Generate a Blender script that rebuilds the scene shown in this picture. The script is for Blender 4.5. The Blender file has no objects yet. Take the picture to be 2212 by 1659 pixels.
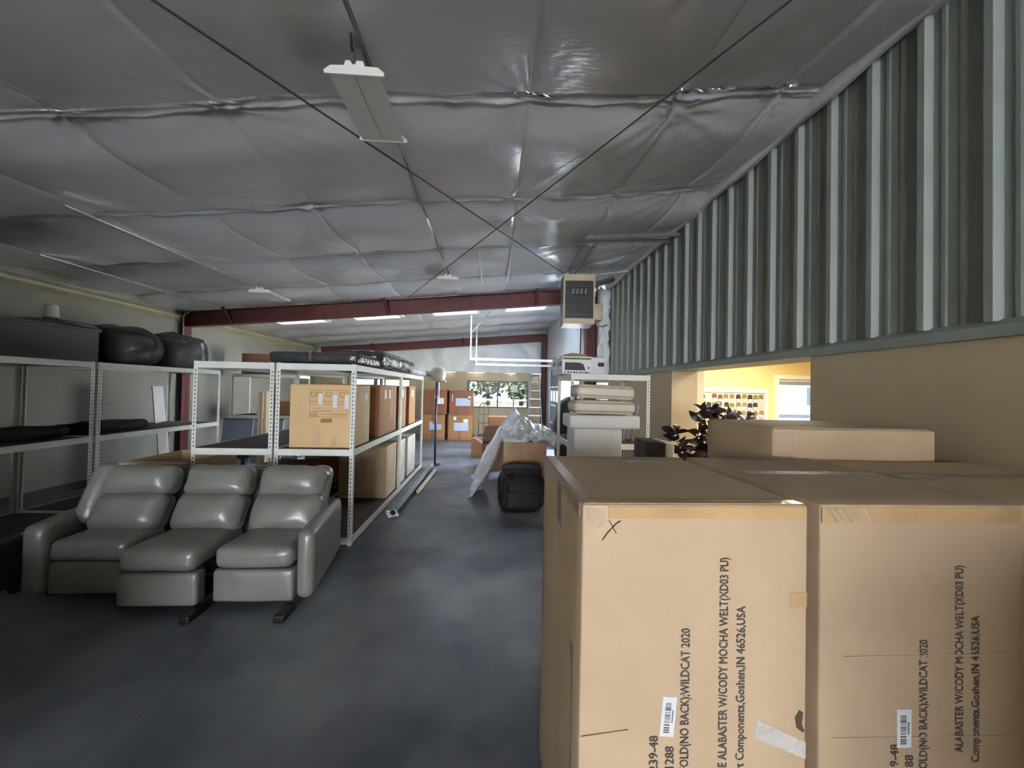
import bpy, bmesh, math, random
from mathutils import Matrix, Vector, noise
import numpy as np

random.seed(7)
C = bpy.context.scene.collection
S = bpy.context.scene

# ------------------------------------------------------------------ camera
F_PX, YAW, PITCH, ROLL, CAM_H = 800.0, 0.0521, 0.015, 0.0205, 1.55
cam_d = bpy.data.cameras.new('camera')
cam_d.sensor_width = 36.0
cam_d.lens = F_PX / 2212.0 * 36.0
cam_d.clip_start = 0.05
cam = bpy.data.objects.new('camera', cam_d)
C.objects.link(cam)
fw = Vector((math.sin(YAW) * math.cos(PITCH), math.cos(YAW) * math.cos(PITCH), math.sin(PITCH)))
rt = Vector((math.cos(YAW), -math.sin(YAW), 0))
up = rt.cross(fw)
r2 = math.cos(ROLL) * rt + math.sin(ROLL) * up
u2 = -math.sin(ROLL) * rt + math.cos(ROLL) * up
cam.matrix_world = Matrix(((r2.x, u2.x, -fw.x, 0), (r2.y, u2.y, -fw.y, 0), (r2.z, u2.z, -fw.z, CAM_H), (0, 0, 0, 1)))
S.camera = cam

# ------------------------------------------------------------------ world, lights, exposure
W = bpy.data.worlds.new('world')
S.world = W
W.use_nodes = True
nt = W.node_tree
bg = nt.nodes['Background']
SKY = 6.6
tc = nt.nodes.new('ShaderNodeTexCoord')
sp = nt.nodes.new('ShaderNodeSeparateXYZ')
rp = nt.nodes.new('ShaderNodeValToRGB')
rp.color_ramp.elements[0].position = 0.0
rp.color_ramp.elements[0].color = (0.92, 0.95, 1.0, 1)
rp.color_ramp.elements[1].position = 0.9
rp.color_ramp.elements[1].color = (0.60, 0.75, 1.0, 1)
nt.links.new(tc.outputs['Generated'], sp.inputs[0])
nt.links.new(sp.outputs['Z'], rp.inputs[0])
nt.links.new(rp.outputs[0], bg.inputs['Color'])
bg.inputs['Strength'].default_value = SKY

def area(name, loc, rot, sx, sy, energy=0, color=(1, 1, 1), portal=False):
    l = bpy.data.lights.new(name, 'AREA')
    l.shape = 'RECTANGLE'
    l.size = sx
    l.size_y = sy
    l.energy = energy
    l.color = color
    if portal:
        l.cycles.is_portal = True
    o = bpy.data.objects.new(name, l)
    C.objects.link(o)
    o.location = loc
    o.rotation_euler = rot
    return o

H2 = math.pi / 2
# portals only guide the sky's own light through the openings the building has
area('sky_portal_rear', (-0.95, -12.05, 1.75), (-H2, 0, math.pi), 4.5, 3.5, portal=True)
area('sky_portal_side', (1.96, 8.6, 1.05), (0, H2, 0), 2.1, 2.1, portal=True)
area('sky_portal_far', (0.18, 12.58, 1.37), (-H2, 0, 0), 2.04, 0.88, portal=True)
area('sky_portal_far_two', (-3.76, 12.58, 1.37), (-H2, 0, 0), 1.95, 0.88, portal=True)
area('sky_portal_office', (6.05, 6.88, 1.45), (-H2, 0, 0), 1.1, 0.95, portal=True)
# the office behind the opening has its own ceiling lights on
area('office_ceiling_light', (4.3, 5.4, 2.43), (0, 0, 0), 1.2, 0.6, 29, (1.0, 0.91, 0.74))
area('office_ceiling_light_near', (4.0, 3.0, 2.43), (0, 0, 0), 1.2, 0.6, 24, (1.0, 0.92, 0.76))
sun = bpy.data.lights.new('sun', 'SUN')
sun.energy = 52
sun.angle = 0.01
sun.color = (1, 0.98, 0.95)
so = bpy.data.objects.new('sun', sun)
C.objects.link(so)
so.rotation_euler = (math.radians(-4), math.radians(-38), 0)

vs = S.view_settings
vs.view_transform = 'Standard'
vs.look = 'None'
vs.gamma = 1
vs.use_curve_mapping = False
vs.exposure = 2.4
S.cycles.use_denoising = True
S.cycles.max_bounces = 10
S.cycles.diffuse_bounces = 6
S.cycles.glossy_bounces = 4
S.cycles.transparent_max_bounces = 12
S.cycles.sample_clamp_indirect = 6.0
S.cycles.caustics_reflective = False
S.cycles.caustics_refractive = False

# ------------------------------------------------------------------ materials
def lin(c):
    return tuple(((v / 255.0) / 12.92 if v / 255.0 <= 0.04045 else ((v / 255.0 + 0.055) / 1.055) ** 2.4) for v in c) + (1,)

MATS = {}
def mat(name, rgb, rough=0.6, metal=0.0, var=0.12, scale=6.0, bump=0.0, bscale=60.0, spec=0.5, stretch=None, rgb2=None, coat=0.0, detail=4.0):
    if name in MATS:
        return MATS[name]
    m = bpy.data.materials.new(name)
    m.use_nodes = True
    n = m.node_tree.nodes
    L = m.node_tree.links
    b = n['Principled BSDF']
    b.inputs['Roughness'].default_value = rough
    b.inputs['Metallic'].default_value = metal
    b.inputs['Specular IOR Level'].default_value = spec
    b.inputs['Coat Weight'].default_value = coat
    c = lin(rgb)
    tcn = n.new('ShaderNodeTexCoord')
    mp = n.new('ShaderNodeMapping')
    if stretch:
        mp.inputs['Scale'].default_value = stretch
    L.new(tcn.outputs['Object'], mp.inputs[0])
    nz = n.new('ShaderNodeTexNoise')
    nz.inputs['Scale'].default_value = scale
    nz.inputs['Detail'].default_value = detail
    L.new(mp.outputs[0], nz.inputs['Vector'])
    r = n.new('ShaderNodeValToRGB')
    r.color_ramp.elements[0].position = 0.3
    r.color_ramp.elements[1].position = 0.7
    c2 = lin(rgb2) if rgb2 else tuple(min(1, v * (1 + var)) for v in c[:3]) + (1,)
    c1 = c if rgb2 else tuple(v * (1 - var) for v in c[:3]) + (1,)
    r.color_ramp.elements[0].color = c1
    r.color_ramp.elements[1].color = c2
    L.new(nz.outputs['Fac'], r.inputs[0])
    L.new(r.outputs[0], b.inputs['Base Color'])
    if bump:
        n2 = n.new('ShaderNodeTexNoise')
        n2.inputs['Scale'].default_value = bscale
        n2.inputs['Detail'].default_value = 3
        L.new(mp.outputs[0], n2.inputs['Vector'])
        bp = n.new('ShaderNodeBump')
        bp.inputs['Strength'].default_value = bump
        bp.inputs['Distance'].default_value = 0.02
        L.new(n2.outputs['Fac'], bp.inputs['Height'])
        L.new(bp.outputs[0], b.inputs['Normal'])
    MATS[name] = m
    return m

def see_through(name, rgb, rough, alpha, bump=0.0, bscale=20.0):
    m = mat(name, rgb, rough, bump=bump, bscale=bscale)
    n = m.node_tree.nodes
    L = m.node_tree.links
    b = n['Principled BSDF']
    tr = n.new('ShaderNodeBsdfTransparent')
    fr = n.new('ShaderNodeFresnel')
    fr.inputs['IOR'].default_value = 1.35
    mx = n.new('ShaderNodeMixShader')
    ad = n.new('ShaderNodeMath')
    ad.operation = 'ADD'
    ad.use_clamp = True
    ad.inputs[1].default_value = alpha
    L.new(fr.outputs[0], ad.inputs[0])
    L.new(ad.outputs[0], mx.inputs[0])
    L.new(tr.outputs[0], mx.inputs[1])
    L.new(b.outputs[0], mx.inputs[2])
    L.new(mx.outputs[0], n['Material Output'].inputs['Surface'])
    return m

M_FLOOR = mat('polished_concrete', (62, 68, 80), 0.36, var=0.5, scale=1.3, rgb2=(128, 132, 138), bump=0.02, bscale=30, spec=0.4, detail=6.0)
M_CEIL = mat('grey_vinyl_facing', (208, 209, 210), 0.20, var=0.06, scale=1.2, bump=0.10, bscale=16, stretch=(1, 2.6, 1), spec=0.6)
M_WALL = mat('beige_paint', (186, 170, 142), 0.75, var=0.05, scale=2)
M_WALLG = mat('grey_liner', (132, 130, 122), 0.8, var=0.07, scale=2)
M_YELLOW = mat('warm_yellow_paint', (226, 204, 142), 0.7, var=0.03)
M_OFFICE = mat('office_paint', (226, 216, 190), 0.7, var=0.03)
M_CARPET = mat('office_floor', (120, 108, 92), 0.9, scale=40)
M_VINYL = mat('white_insulation_vinyl', (226, 230, 232), 0.35, var=0.05, scale=3, bump=0.5, bscale=4)
M_METAL = mat('grey_green_sheet_metal', (138, 146, 140), 0.5, metal=0.0, var=0.06, scale=3, spec=0.4)
M_STEEL = mat('maroon_primer_steel', (92, 42, 40), 0.55, var=0.15, scale=5)
M_GALV = mat('galvanised_steel', (168, 172, 174), 0.32, metal=0.8, var=0.12, scale=14)
M_RACK = mat('white_rack_enamel', (232, 236, 226), 0.42, var=0.04, scale=8)
M_DARKHOLE = mat('dark_slot', (18, 18, 18), 0.9)
M_BOARD = mat('dark_particle_board', (82, 62, 52), 0.7, var=0.3, scale=22)
M_CARD = mat('kraft_cardboard', (204, 178, 146), 0.72, var=0.05, scale=5, bump=0.03, bscale=90, spec=0.3)
M_CARD2 = mat('darker_cardboard', (160, 118, 82), 0.72, var=0.06, scale=5, spec=0.3)
M_CARDR = mat('reddish_cardboard', (138, 92, 72), 0.72, var=0.08, scale=5, spec=0.3)
M_TAPE = mat('brown_packing_tape', (204, 170, 124), 0.16, var=0.08, scale=9, bump=0.12, bscale=35)
M_CTAPE = see_through('clear_packing_tape', (220, 214, 205), 0.08, 0.12, bump=0.5, bscale=45)
M_INK = mat('grey_ink', (84, 74, 68), 0.8)
M_PEN = mat('black_marker', (30, 26, 24), 0.8)
M_PAPER = mat('white_paper', (232, 234, 238), 0.6, var=0.03)
M_BLUEP = mat('pale_blue_paper', (178, 192, 222), 0.5, var=0.1, scale=20)
M_LEATH = mat('dark_taupe_leather', (124, 123, 117), 0.36, var=0.1, scale=5, bump=0.18, bscale=16, spec=0.85)
M_BLACK = mat('black_plastic', (13, 13, 15), 0.5, var=0.2)
M_BLACKF = mat('black_fabric', (26, 26, 29), 0.75, var=0.25, scale=14, bump=0.2, bscale=40)
M_CHROME = mat('chrome', (210, 210, 212), 0.15, metal=1.0, var=0.03)
M_WHITE = mat('white_enamel', (232, 234, 226), 0.4, var=0.02)
M_LENS = mat('frosted_lens', (226, 226, 222), 0.25, var=0.05, scale=9, spec=0.6)
M_CREAM = mat('cream_heater_enamel', (186, 174, 146), 0.45, var=0.05)
M_UPH = mat('offwhite_upholstery', (226, 216, 198), 0.62, var=0.03, scale=10, bump=0.03, bscale=150)
M_PIPING = mat('grey_piping', (140, 130, 116), 0.7)
M_WWHITE = mat('white_cabinet', (236, 234, 230), 0.5, var=0.02)
M_WRAP = mat('dark_plastic_wrap', (58, 60, 63), 0.16, var=0.2, scale=7, bump=0.9, bscale=9, spec=0.6, stretch=(1, 3, 2))
M_FILM = see_through('clear_plastic_film', (206, 210, 212), 0.2, 0.62, bump=0.8, bscale=14)
M_BAGFILM = see_through('clear_bag_film', (120, 122, 124), 0.12, 0.30, bump=1.0, bscale=7)
M_GLASS = see_through('window_glass', (240, 245, 245), 0.02, 0.02)
M_TINT = see_through('bronze_tinted_glass', (120, 125, 125), 0.02, 0.03)
for n_ in M_TINT.node_tree.nodes:
    if n_.type == 'BSDF_TRANSPARENT': n_.inputs[0].default_value = (.30, .305, .315, 1)
M_TINT2 = see_through('tinted_office_glass', (120, 125, 125), 0.02, 0.03)
for n_ in M_TINT2.node_tree.nodes:
    if n_.type == 'BSDF_TRANSPARENT': n_.inputs[0].default_value = (.22, .225, .235, 1)
M_SKYL = mat('added_rooflight', (200, 205, 208), 0.5)
_n = M_SKYL.node_tree.nodes
_t = _n.new('ShaderNodeBsdfTranslucent')
_t.inputs[0].default_value = (.25, .275, .30, 1)
M_SKYL.node_tree.links.new(_t.outputs[0], _n['Material Output'].inputs['Surface'])
M_FRAME = mat('dark_bronze_frame', (52, 48, 46), 0.45)
M_WFRAME = mat('white_trim', (236, 232, 216), 0.5, var=0.02)
M_BLUEG = mat('blue_grey_panel', (150, 160, 178), 0.45, var=0.05)
M_LADDER = mat('blue_grey_fibreglass', (110, 126, 146), 0.4)
M_LEAF = mat('purple_green_leaf', (58, 46, 50), 0.4, var=0.3, scale=9)
M_STEM = mat('brown_stem', (70, 52, 42), 0.8)
M_WOOD = mat('raw_timber', (206, 184, 148), 0.7, var=0.1, scale=4, stretch=(6, 6, 0.6))
M_RED = mat('red_plastic', (150, 40, 36), 0.4)
M_GREEN = mat('green_ink', (70, 120, 70), 0.7)
M_PINK = mat('pale_sticker', (232, 190, 180), 0.6)
M_NAVY = mat('dark_blue_enamel', (44, 50, 78), 0.4)
M_GREYM = mat('warm_grey_enamel', (150, 145, 134), 0.5)
M_CORK = mat('tan_cork', (190, 176, 158), 0.9, var=0.1, scale=60)
M_SW = [mat('swatch_brown', (96, 74, 60), 0.8), mat('swatch_black', (48, 44, 46), 0.8), mat('swatch_olive', (120, 106, 70), 0.8), mat('swatch_grey', (130, 122, 112), 0.8)]
M_GRASS = mat('lawn', (62, 66, 48), 0.9, rgb2=(84, 80, 62), scale=3)
M_BUSH = mat('bush_green', (74, 88, 60), 0.8, rgb2=(112, 124, 86), scale=8)
M_TRUNK = mat('tree_bark', (60, 52, 46), 0.9)
M_PAVE = mat('pale_pavement', (196, 192, 184), 0.9)

# ------------------------------------------------------------------ mesh helpers
class MB:
    def __init__(s):
        s.v = []
        s.f = []
    def add(s, verts, faces):
        o = len(s.v)
        s.v += [tuple(p) for p in verts]
        s.f += [tuple(i + o for i in f) for f in faces]
        return s
    def box(s, x0, x1, y0, y1, z0, z1, m=None):
        vs_ = [(x, y, z) for x in (x0, x1) for y in (y0, y1) for z in (z0, z1)]
        if m is not None:
            vs_ = [m @ Vector(p) for p in vs_]
        return s.add(vs_, [(0, 1, 3, 2), (4, 6, 7, 5), (0, 4, 5, 1), (2, 3, 7, 6), (0, 2, 6, 4), (1, 5, 7, 3)])
    def prism(s, pts, axis, a0, a1):
        n = len(pts)
        def P(p, a):
            if axis == 'x': return (a, p[0], p[1])
            if axis == 'y': return (p[0], a, p[1])
            return (p[0], p[1], a)
        vs_ = [P(p, a0) for p in pts] + [P(p, a1) for p in pts]
        fs = [tuple(range(n - 1, -1, -1)), tuple(range(n, 2 * n))]
        fs += [(i, (i + 1) % n, n + (i + 1) % n, n + i) for i in range(n)]
        return s.add(vs_, fs)
    def tube(s, pts, r, n=10, r_end=None, cap=True):
        pts = [Vector(p) for p in pts]
        rings = []
        prev = None
        for i, p in enumerate(pts):
            d = (pts[min(i + 1, len(pts) - 1)] - pts[max(i - 1, 0)]).normalized()
            if prev is None:
                a = d.orthogonal().normalized()
            else:
                a = (prev - d * prev.dot(d)).normalized()
            prev = a
            b = d.cross(a)
            t = i / max(1, len(pts) - 1)
            rr = r if r_end is None else r + (r_end - r) * t
            rings.append([p + (a * math.cos(2 * math.pi * k / n) + b * math.sin(2 * math.pi * k / n)) * rr for k in range(n)])
        vs_ = [q for g in rings for q in g]
        fs = []
        for i in range(len(pts) - 1):
            for k in range(n):
                fs.append((i * n + k, i * n + (k + 1) % n, (i + 1) * n + (k + 1) % n, (i + 1) * n + k))
        if cap:
            fs.append(tuple(range(n - 1, -1, -1)))
            fs.append(tuple((len(pts) - 1) * n + k for k in range(n)))
        return s.add(vs_, fs)
    def lathe(s, prof, n=20, c=(0, 0, 0)):
        vs_ = []
        for r, z in prof:
            for k in range(n):
                a = 2 * math.pi * k / n
                vs_.append((c[0] + r * math.cos(a), c[1] + r * math.sin(a), c[2] + z))
        fs = []
        m = len(prof)
        for i in range(m - 1):
            for k in range(n):
                fs.append((i * n + k, i * n + (k + 1) % n, (i + 1) * n + (k + 1) % n, (i + 1) * n + k))
        fs.append(tuple(range(n - 1, -1, -1)))
        fs.append(tuple((m - 1) * n + k for k in range(n)))
        return s.add(vs_, fs)
    def rbox(s, x0, x1, y0, y1, z0, z1, r=0.03, n=8, bulge=(0, 0, 0), wr=0.0, wf=6.0, seed=0, m=None):
        """rounded box with optional pillow bulge and wrinkle noise"""
        hx, hy, hz = (x1 - x0) / 2, (y1 - y0) / 2, (z1 - z0) / 2
        cx, cy, cz = (x0 + x1) / 2, (y0 + y1) / 2, (z0 + z1) / 2
        r = min(r, hx, hy, hz)
        idx = {}
        vs_, fs = [], []
        def lat(h):
            e = min(0.48, r / h * 0.5) if h > 0 else 0.2
            k = [-1, -1 + r / h * 0.35]
            inner = [(-1 + r / h) + (2 - 2 * r / h) * i / n for i in range(n + 1)]
            return k + inner + [1 - r / h * 0.35, 1]
        lx, ly, lz = lat(hx), lat(hy), lat(hz)
        def V(u, v, w):
            key = (round(u, 5), round(v, 5), round(w, 5))
            if key in idx: return idx[key]
            p = Vector((u * hx, v * hy, w * hz))
            q = Vector((max(-hx + r, min(hx - r, p.x)), max(-hy + r, min(hy - r, p.y)), max(-hz + r, min(hz - r, p.z))))
            d = p - q
            if d.length > 1e-9:
                p = q + d.normalized() * r
            bx, by, bz = bulge
            p.x += bx * u * (1 - v * v) * (1 - w * w)
            p.y += by * v * (1 - u * u) * (1 - w * w)
            p.z += bz * w * (1 - u * u) * (1 - v * v)
            if wr:
                nv = noise.noise_vector(Vector((p.x * wf + seed * 7.3, p.y * wf + seed, p.z * wf)))
                p += nv * wr
                p.z = max(p.z, -hz)
            p = Vector((p.x + cx, p.y + cy, p.z + cz))
            if m is not None:
                p = m @ p
            idx[key] = len(vs_)
            vs_.append(p)
            return idx[key]
        def face(A, B, fn, flip):
            for i in range(len(A) - 1):
                for j in range(len(B) - 1):
                    q = [fn(A[i], B[j]), fn(A[i + 1], B[j]), fn(A[i + 1], B[j + 1]), fn(A[i], B[j + 1])]
                    if flip: q.reverse()
                    if len(set(q)) == 4: fs.append(tuple(q))
        face(lx, ly, lambda a, b: V(a, b, 1), False)
        face(lx, ly, lambda a, b: V(a, b, -1), True)
        face(lx, lz, lambda a, b: V(a, -1, b), False)
        face(lx, lz, lambda a, b: V(a, 1, b), True)
        face(ly, lz, lambda a, b: V(1, a, b), False)
        face(ly, lz, lambda a, b: V(-1, a, b), True)
        return s.add(vs_, fs)
    def mesh(s, name, bevel=0.0, smooth=False):
        me = bpy.data.meshes.new(name)
        me.from_pydata(s.v, [], s.f)
        if bevel:
            bm = bmesh.new()
            bm.from_mesh(me)
            bmesh.ops.bevel(bm, geom=bm.edges[:], offset=bevel, segments=2, affect='EDGES', clamp_overlap=True)
            bm.to_mesh(me)
            bm.free()
        if smooth:
            for p in me.polygons: p.use_smooth = True
        me.update()
        return me

def obj(name, mb, m, parent=None, bevel=0.0, smooth=False, loc=None, rot=None):
    me = mb.mesh(name, bevel, smooth) if isinstance(mb, MB) else mb
    if m is not None and not me.materials:
        me.materials.append(m)
    o = bpy.data.objects.new(name, me)
    C.objects.link(o)
    if parent: o.parent = parent
    if loc: o.location = loc
    if rot: o.rotation_euler = rot
    return o

def B(x0, x1, y0, y1, z0, z1):
    return MB().box(x0, x1, y0, y1, z0, z1)

def tag(o, label, cat, group=None):
    o['label'] = label
    o['category'] = cat
    if group: o['group'] = group
    return o

def thing(name, label, cat, loc=(0, 0, 0), rz=0.0, group=None):
    o = bpy.data.objects.new(name, None)
    C.objects.link(o)
    o.empty_display_size = 0.1
    o.location = loc
    o.rotation_euler = (0, 0, rz)
    return tag(o, label, cat, group)

def struct(name, mb, m, parent=None, **k):
    o = obj(name, mb, m, parent, **k)
    if parent is None: o['kind'] = 'structure'
    return o

def copy_tree(o, parent=None):
    c = o.copy()
    C.objects.link(c)
    if parent is not None: c.parent = parent
    for ch in list(o.children): copy_tree(ch, c)
    return c

def zc(x):
    return 3.706 + 0.09 * (x - 2.32)

# ================================================================== STRUCTURE
XL, XR, XR2 = -5.9, 2.32, 1.80       # left wall, right wall (near bay), right wall (far bay)
YF, YB = 12.62, -12.0                 # far wall, rear wall
Y1 = 7.33                            # first rigid frame

# floor as four slabs with saw-cut joints between them
floor = bpy.data.objects.new('floor', None)
C.objects.link(floor)
floor['kind'] = 'structure'
fx = [-6.1, -1.62, 2.66]
fy = [-12.2, -1.9, 3.62, 8.2, 12.8]
for i in range(2):
    for j in range(4):
        obj('slab', B(fx[i] + .0035, fx[i + 1] - .0035, fy[j] + .0035, fy[j + 1] - .0035, -0.12, 0), M_FLOOR, floor, bevel=0.0008)
obj('joint_filler', B(-6.1, 2.66, -12.2, 12.8, -0.14, -0.0012), mat('pale_joint', (116, 121, 127), 0.8), floor)

# ceiling: vinyl-faced insulation billowing between cross seams and lengthwise bands
SEAM0, SEAMD = 2.45, 1.283
BANDS = [-5.1, -3.75, -2.78, -1.79, -0.735, 0.2, 1.23, 1.95]
ADDED_SKYL = [(-4.9, -3.9), (-3.2, -2.2), (-1.4, -.4), (.3, 1.2)]      # unseen roof lights, added past the first frame to brighten the far bay
SKY_Y0, SKY_Y1 = 7.62, 8.88
def ceiling_mesh():
    xs = np.unique(np.concatenate([np.linspace(XL - 0.05, XR + 0.06, 210)] + [np.array([b - .03, b - .012, b, b + .012, b + .03]) for b in BANDS]))
    near = np.linspace(-1.5, 7.6, 330)
    ys = [np.linspace(YB - 0.1, -1.5, 40), near, np.linspace(7.6, YF + 0.05, 120)]
    for n_ in range(-3, 8):
        ys.append(SEAM0 + n_ * SEAMD + np.array([-.05, -.03, -.015, -.006, 0, .004, .010, .02, .035, .05]))
    ys = np.unique(np.concatenate(ys))
    nx, ny = len(xs), len(ys)
    X, Y = np.meshgrid(xs, ys)
    Z = 3.706 + 0.09 * (X - 2.32)
    Y = Y + 0.03 * np.sin(X * 1.7)
    v = (Y - SEAM0 - 0.03 * np.sin(X * 1.7)) / SEAMD
    cell = np.floor(v)
    v = v - cell
    bx = np.array([-6.6] + BANDS + [2.9])
    k = np.clip(np.searchsorted(bx, X) - 1, 0, len(bx) - 2)
    u = (X - bx[k]) / (bx[k + 1] - bx[k])
    belly_x = np.sin(np.pi * np.clip(u, 0, 1)) ** 0.7
    rnd = np.sin(cell * 12.9898 + k * 78.233) * 43758.5453
    rnd = rnd - np.floor(rnd)
    belly_y = np.where(v < .30, np.sin(np.pi / 2 * np.clip(v, 0, 1) / .30), np.cos(np.pi / 2 * np.clip(v - .30, 0, 1) / .70))
    Z -= 0.09 * belly_y * (0.85 + 0.15 * belly_x) * (0.85 + 0.3 * rnd)
    Z -= 0.008 * belly_x * (0.5 + rnd)
    dv = np.abs((Y - SEAM0 - 0.03 * np.sin(X * 1.7)) / SEAMD - np.round((Y - SEAM0 - 0.03 * np.sin(X * 1.7)) / SEAMD)) * SEAMD
    Z -= 0.016 * np.exp(-(dv / 0.012) ** 2)
    scal = np.abs(np.sin(X * 4.1 + cell * 1.7 + .6 * np.sin(X * 1.3))) ** .8
    Z -= 0.020 * (1 - scal) * np.exp(-(dv / 0.16) ** 2)
    db = np.min(np.abs(X[..., None] - np.array(BANDS)), -1)
    Z += 0.003 * np.exp(-(db / 0.03) ** 2)
    # broad shallow waviness
    Z += 0.004 * np.sin(X * 5.1 + Y * 1.3) * np.sin(Y * 2.2 - X * .7)
    # puckers radiating from the fixing points
    R = random.Random(3)
    for n_ in range(-1, 8):
        for b in BANDS:
            if b < -3: continue
            if R.random() < 0.7 or (b > 1 and n_ < 3):
                ax, ay = b + R.uniform(-.06, .06), SEAM0 + n_ * SEAMD + R.uniform(-.04, .1)
                dx, dy = X - ax, Y - ay
                r = np.hypot(dx, dy)
                th = np.arctan2(dy, dx)
                amp = 0.011 * R.uniform(.5, 1.3) * (1.6 if b > 1 else 1)
                Z += amp * np.exp(-r / 0.27) * np.clip(r / 0.08, 0, 1) * np.sin(R.choice((15, 18, 22)) * th + R.uniform(0, 6))
    # fine cross creases in the sheet beneath the middle bands
    m_ = np.exp(-((X + 0.05) / 0.55) ** 2) * (Y > 3.4)
    Z += 0.0022 * m_ * np.sin(Y * 60 + 3 * np.sin(X * 6) + 2 * np.sin(Y * 7))
    verts = np.stack([X, Y, Z], -1).reshape(-1, 3)
    me = bpy.data.meshes.new('ceiling')
    i = np.arange(ny - 1)[:, None] * nx + np.arange(nx - 1)[None, :]
    q = np.stack([i, i + nx, i + nx + 1, i + 1], -1).reshape(-1, 4)
    fc = verts[q].mean(1)
    sky_cut = np.zeros(len(q), bool)
    for x0_, x1_ in ADDED_SKYL:
        sky_cut |= (fc[:, 0] > x0_) & (fc[:, 0] < x1_) & (fc[:, 1] > SKY_Y0) & (fc[:, 1] < SKY_Y1)
    q = q[~sky_cut]
    me.vertices.add(len(verts))
    me.vertices.foreach_set('co', verts.ravel())
    me.loops.add(q.size)
    me.loops.foreach_set('vertex_index', q.ravel())
    me.polygons.add(len(q))
    me.polygons.foreach_set('loop_start', np.arange(0, q.size, 4))
    me.polygons.foreach_set('loop_total', np.full(len(q), 4))
    me.update(calc_edges=True)
    for p in me.polygons: p.use_smooth = True
    return me
struct('ceiling', ceiling_mesh(), M_CEIL)
for i, (x0_, x1_) in enumerate(ADDED_SKYL):
    w = bpy.data.objects.new('window_%d' % (i + 10), None)  # added roof light, numbered along with the windows
    C.objects.link(w)
    w['kind'] = 'structure'
    za, zb = zc(x0_) + .06, zc(x1_) + .06
    def roofquad(xa, xb, ya, yb, d0, d1):
        a_, b_ = zc(xa), zc(xb)
        return MB().add([(xa, ya, a_ + d0), (xb, ya, b_ + d0), (xb, yb, b_ + d0), (xa, yb, a_ + d0), (xa, ya, a_ + d1), (xb, ya, b_ + d1), (xb, yb, b_ + d1), (xa, yb, a_ + d1)],
                        [(3, 2, 1, 0), (4, 5, 6, 7), (0, 1, 5, 4), (1, 2, 6, 5), (2, 3, 7, 6), (3, 0, 4, 7)])
    obj('pane', roofquad(x0_ - .05, x1_ + .05, SKY_Y0 - .05, SKY_Y1 + .05, .10, .106), M_SKYL, w)
    for a_ in ((x0_ - .06, x0_, SKY_Y0 - .06, SKY_Y1 + .06), (x1_, x1_ + .06, SKY_Y0 - .06, SKY_Y1 + .06), (x0_, x1_, SKY_Y0 - .06, SKY_Y0), (x0_, x1_, SKY_Y1, SKY_Y1 + .06)):
        obj('curb', roofquad(*a_, -.10, .10), M_WFRAME, w)


# left wall with a baseboard
struct('wall_left', B(XL - 0.15, XL, YB - .2, YF + .1, 0, 3.3), M_WALLG)
struct('baseboard_left', B(XL, XL + 0.02, YB, YF, 0, 0.11), M_FRAME)
struct('trim_1', MB().prism([(XL, 2.70), (XL + .09, 2.76), (XL + .09, 2.80), (XL, 2.86)], 'y', YB, YF), mat('yellowed_facing', (150, 146, 122), .6))

# far wall with two windows
def wall_with_holes(name, x0, x1, y0, y1, z0, z1, holes, m, parent=None):
    """wall in XZ with rectangular holes (x0,x1,z0,z1), side by side"""
    mb = MB()
    x = x0
    for hx0, hx1, hz0, hz1 in sorted(holes):
        mb.box(x, hx0, y0, y1, z0, z1)
        if hz0 > z0: mb.box(hx0, hx1, y0, y1, z0, hz0)
        mb.box(hx0, hx1, y0, y1, hz1, z1)
        x = hx1
    mb.box(x, x1, y0, y1, z0, z1)
    return struct(name, mb, m, parent)
WIN_A = (-0.86, 1.21, 0.92, 1.825)
WIN_B = (-4.75, -2.78, 0.92, 1.825)
wall_with_holes('wall_far', XL, XR2 + .2, YF, YF + .15, 0, 2.10, [WIN_A, WIN_B], M_WALL)

def sheet(x0, x1, z0f, z1f, y, nx, nz, amp, seed):
    mb = MB()
    vs_, fs = [], []
    for j in range(nz + 1):
        for i in range(nx + 1):
            x = x0 + (x1 - x0) * i / nx
            z = z0f + (z1f(x) - z0f) * j / nz
            d = noise.noise(Vector((x * 2.2 + seed, z * 1.3, seed))) * amp + amp * .6 * abs(math.sin(x * 3.1 + noise.noise(Vector((x, z * 2, 3))) * 2))
            vs_.append((x, y - abs(d), z))
    for j in range(nz):
        for i in range(nx):
            a = j * (nx + 1) + i
            fs.append((a, a + 1, a + nx + 2, a + nx + 1))
    return mb.add(vs_, fs)
struct('wall_far_upper', sheet(XL, XR2 + .05, 2.10, lambda x: zc(x) + .05, YF, 90, 24, 0.07, 4), M_VINYL, smooth=True)
struct('trim_2', B(XL, XR2, YF - .02, YF, 2.08, 2.12), M_WALL)

def slider_window(n, hole, y, parent_name):
    x0, x1, z0, z1 = hole
    w = bpy.data.objects.new('window_%d' % n, None)
    C.objects.link(w)
    w['kind'] = 'structure'
    t = .03
    fr = MB()
    fr.box(x0, x1, y + .03, y + .1, z0, z0 + t).box(x0, x1, y + .03, y + .1, z1 - t, z1).box(x0, x0 + t, y + .03, y + .1, z0, z1).box(x1 - t, x1, y + .03, y + .1, z0, z1)
    obj('window_frame', fr, M_FRAME, w)
    xm = (x0 + x1) / 2
    obj('mullion', B(xm - .022, xm + .022, y + .035, y + .095, z0 + t, z1 - t), M_FRAME, w)
    obj('pane', B(x0 + t, xm - .022, y + .06, y + .065, z0 + t, z1 - t), M_TINT, w)
    obj('pane', B(xm + .022, x1 - t, y + .06, y + .065, z0 + t, z1 - t), M_TINT, w)
    obj('window_sill', B(x0 - .03, x1 + .03, y - .05, y + .03, z0 - .03, z0), M_WALL, w)
slider_window(1, WIN_A, YF, 'wall_far')
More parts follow.
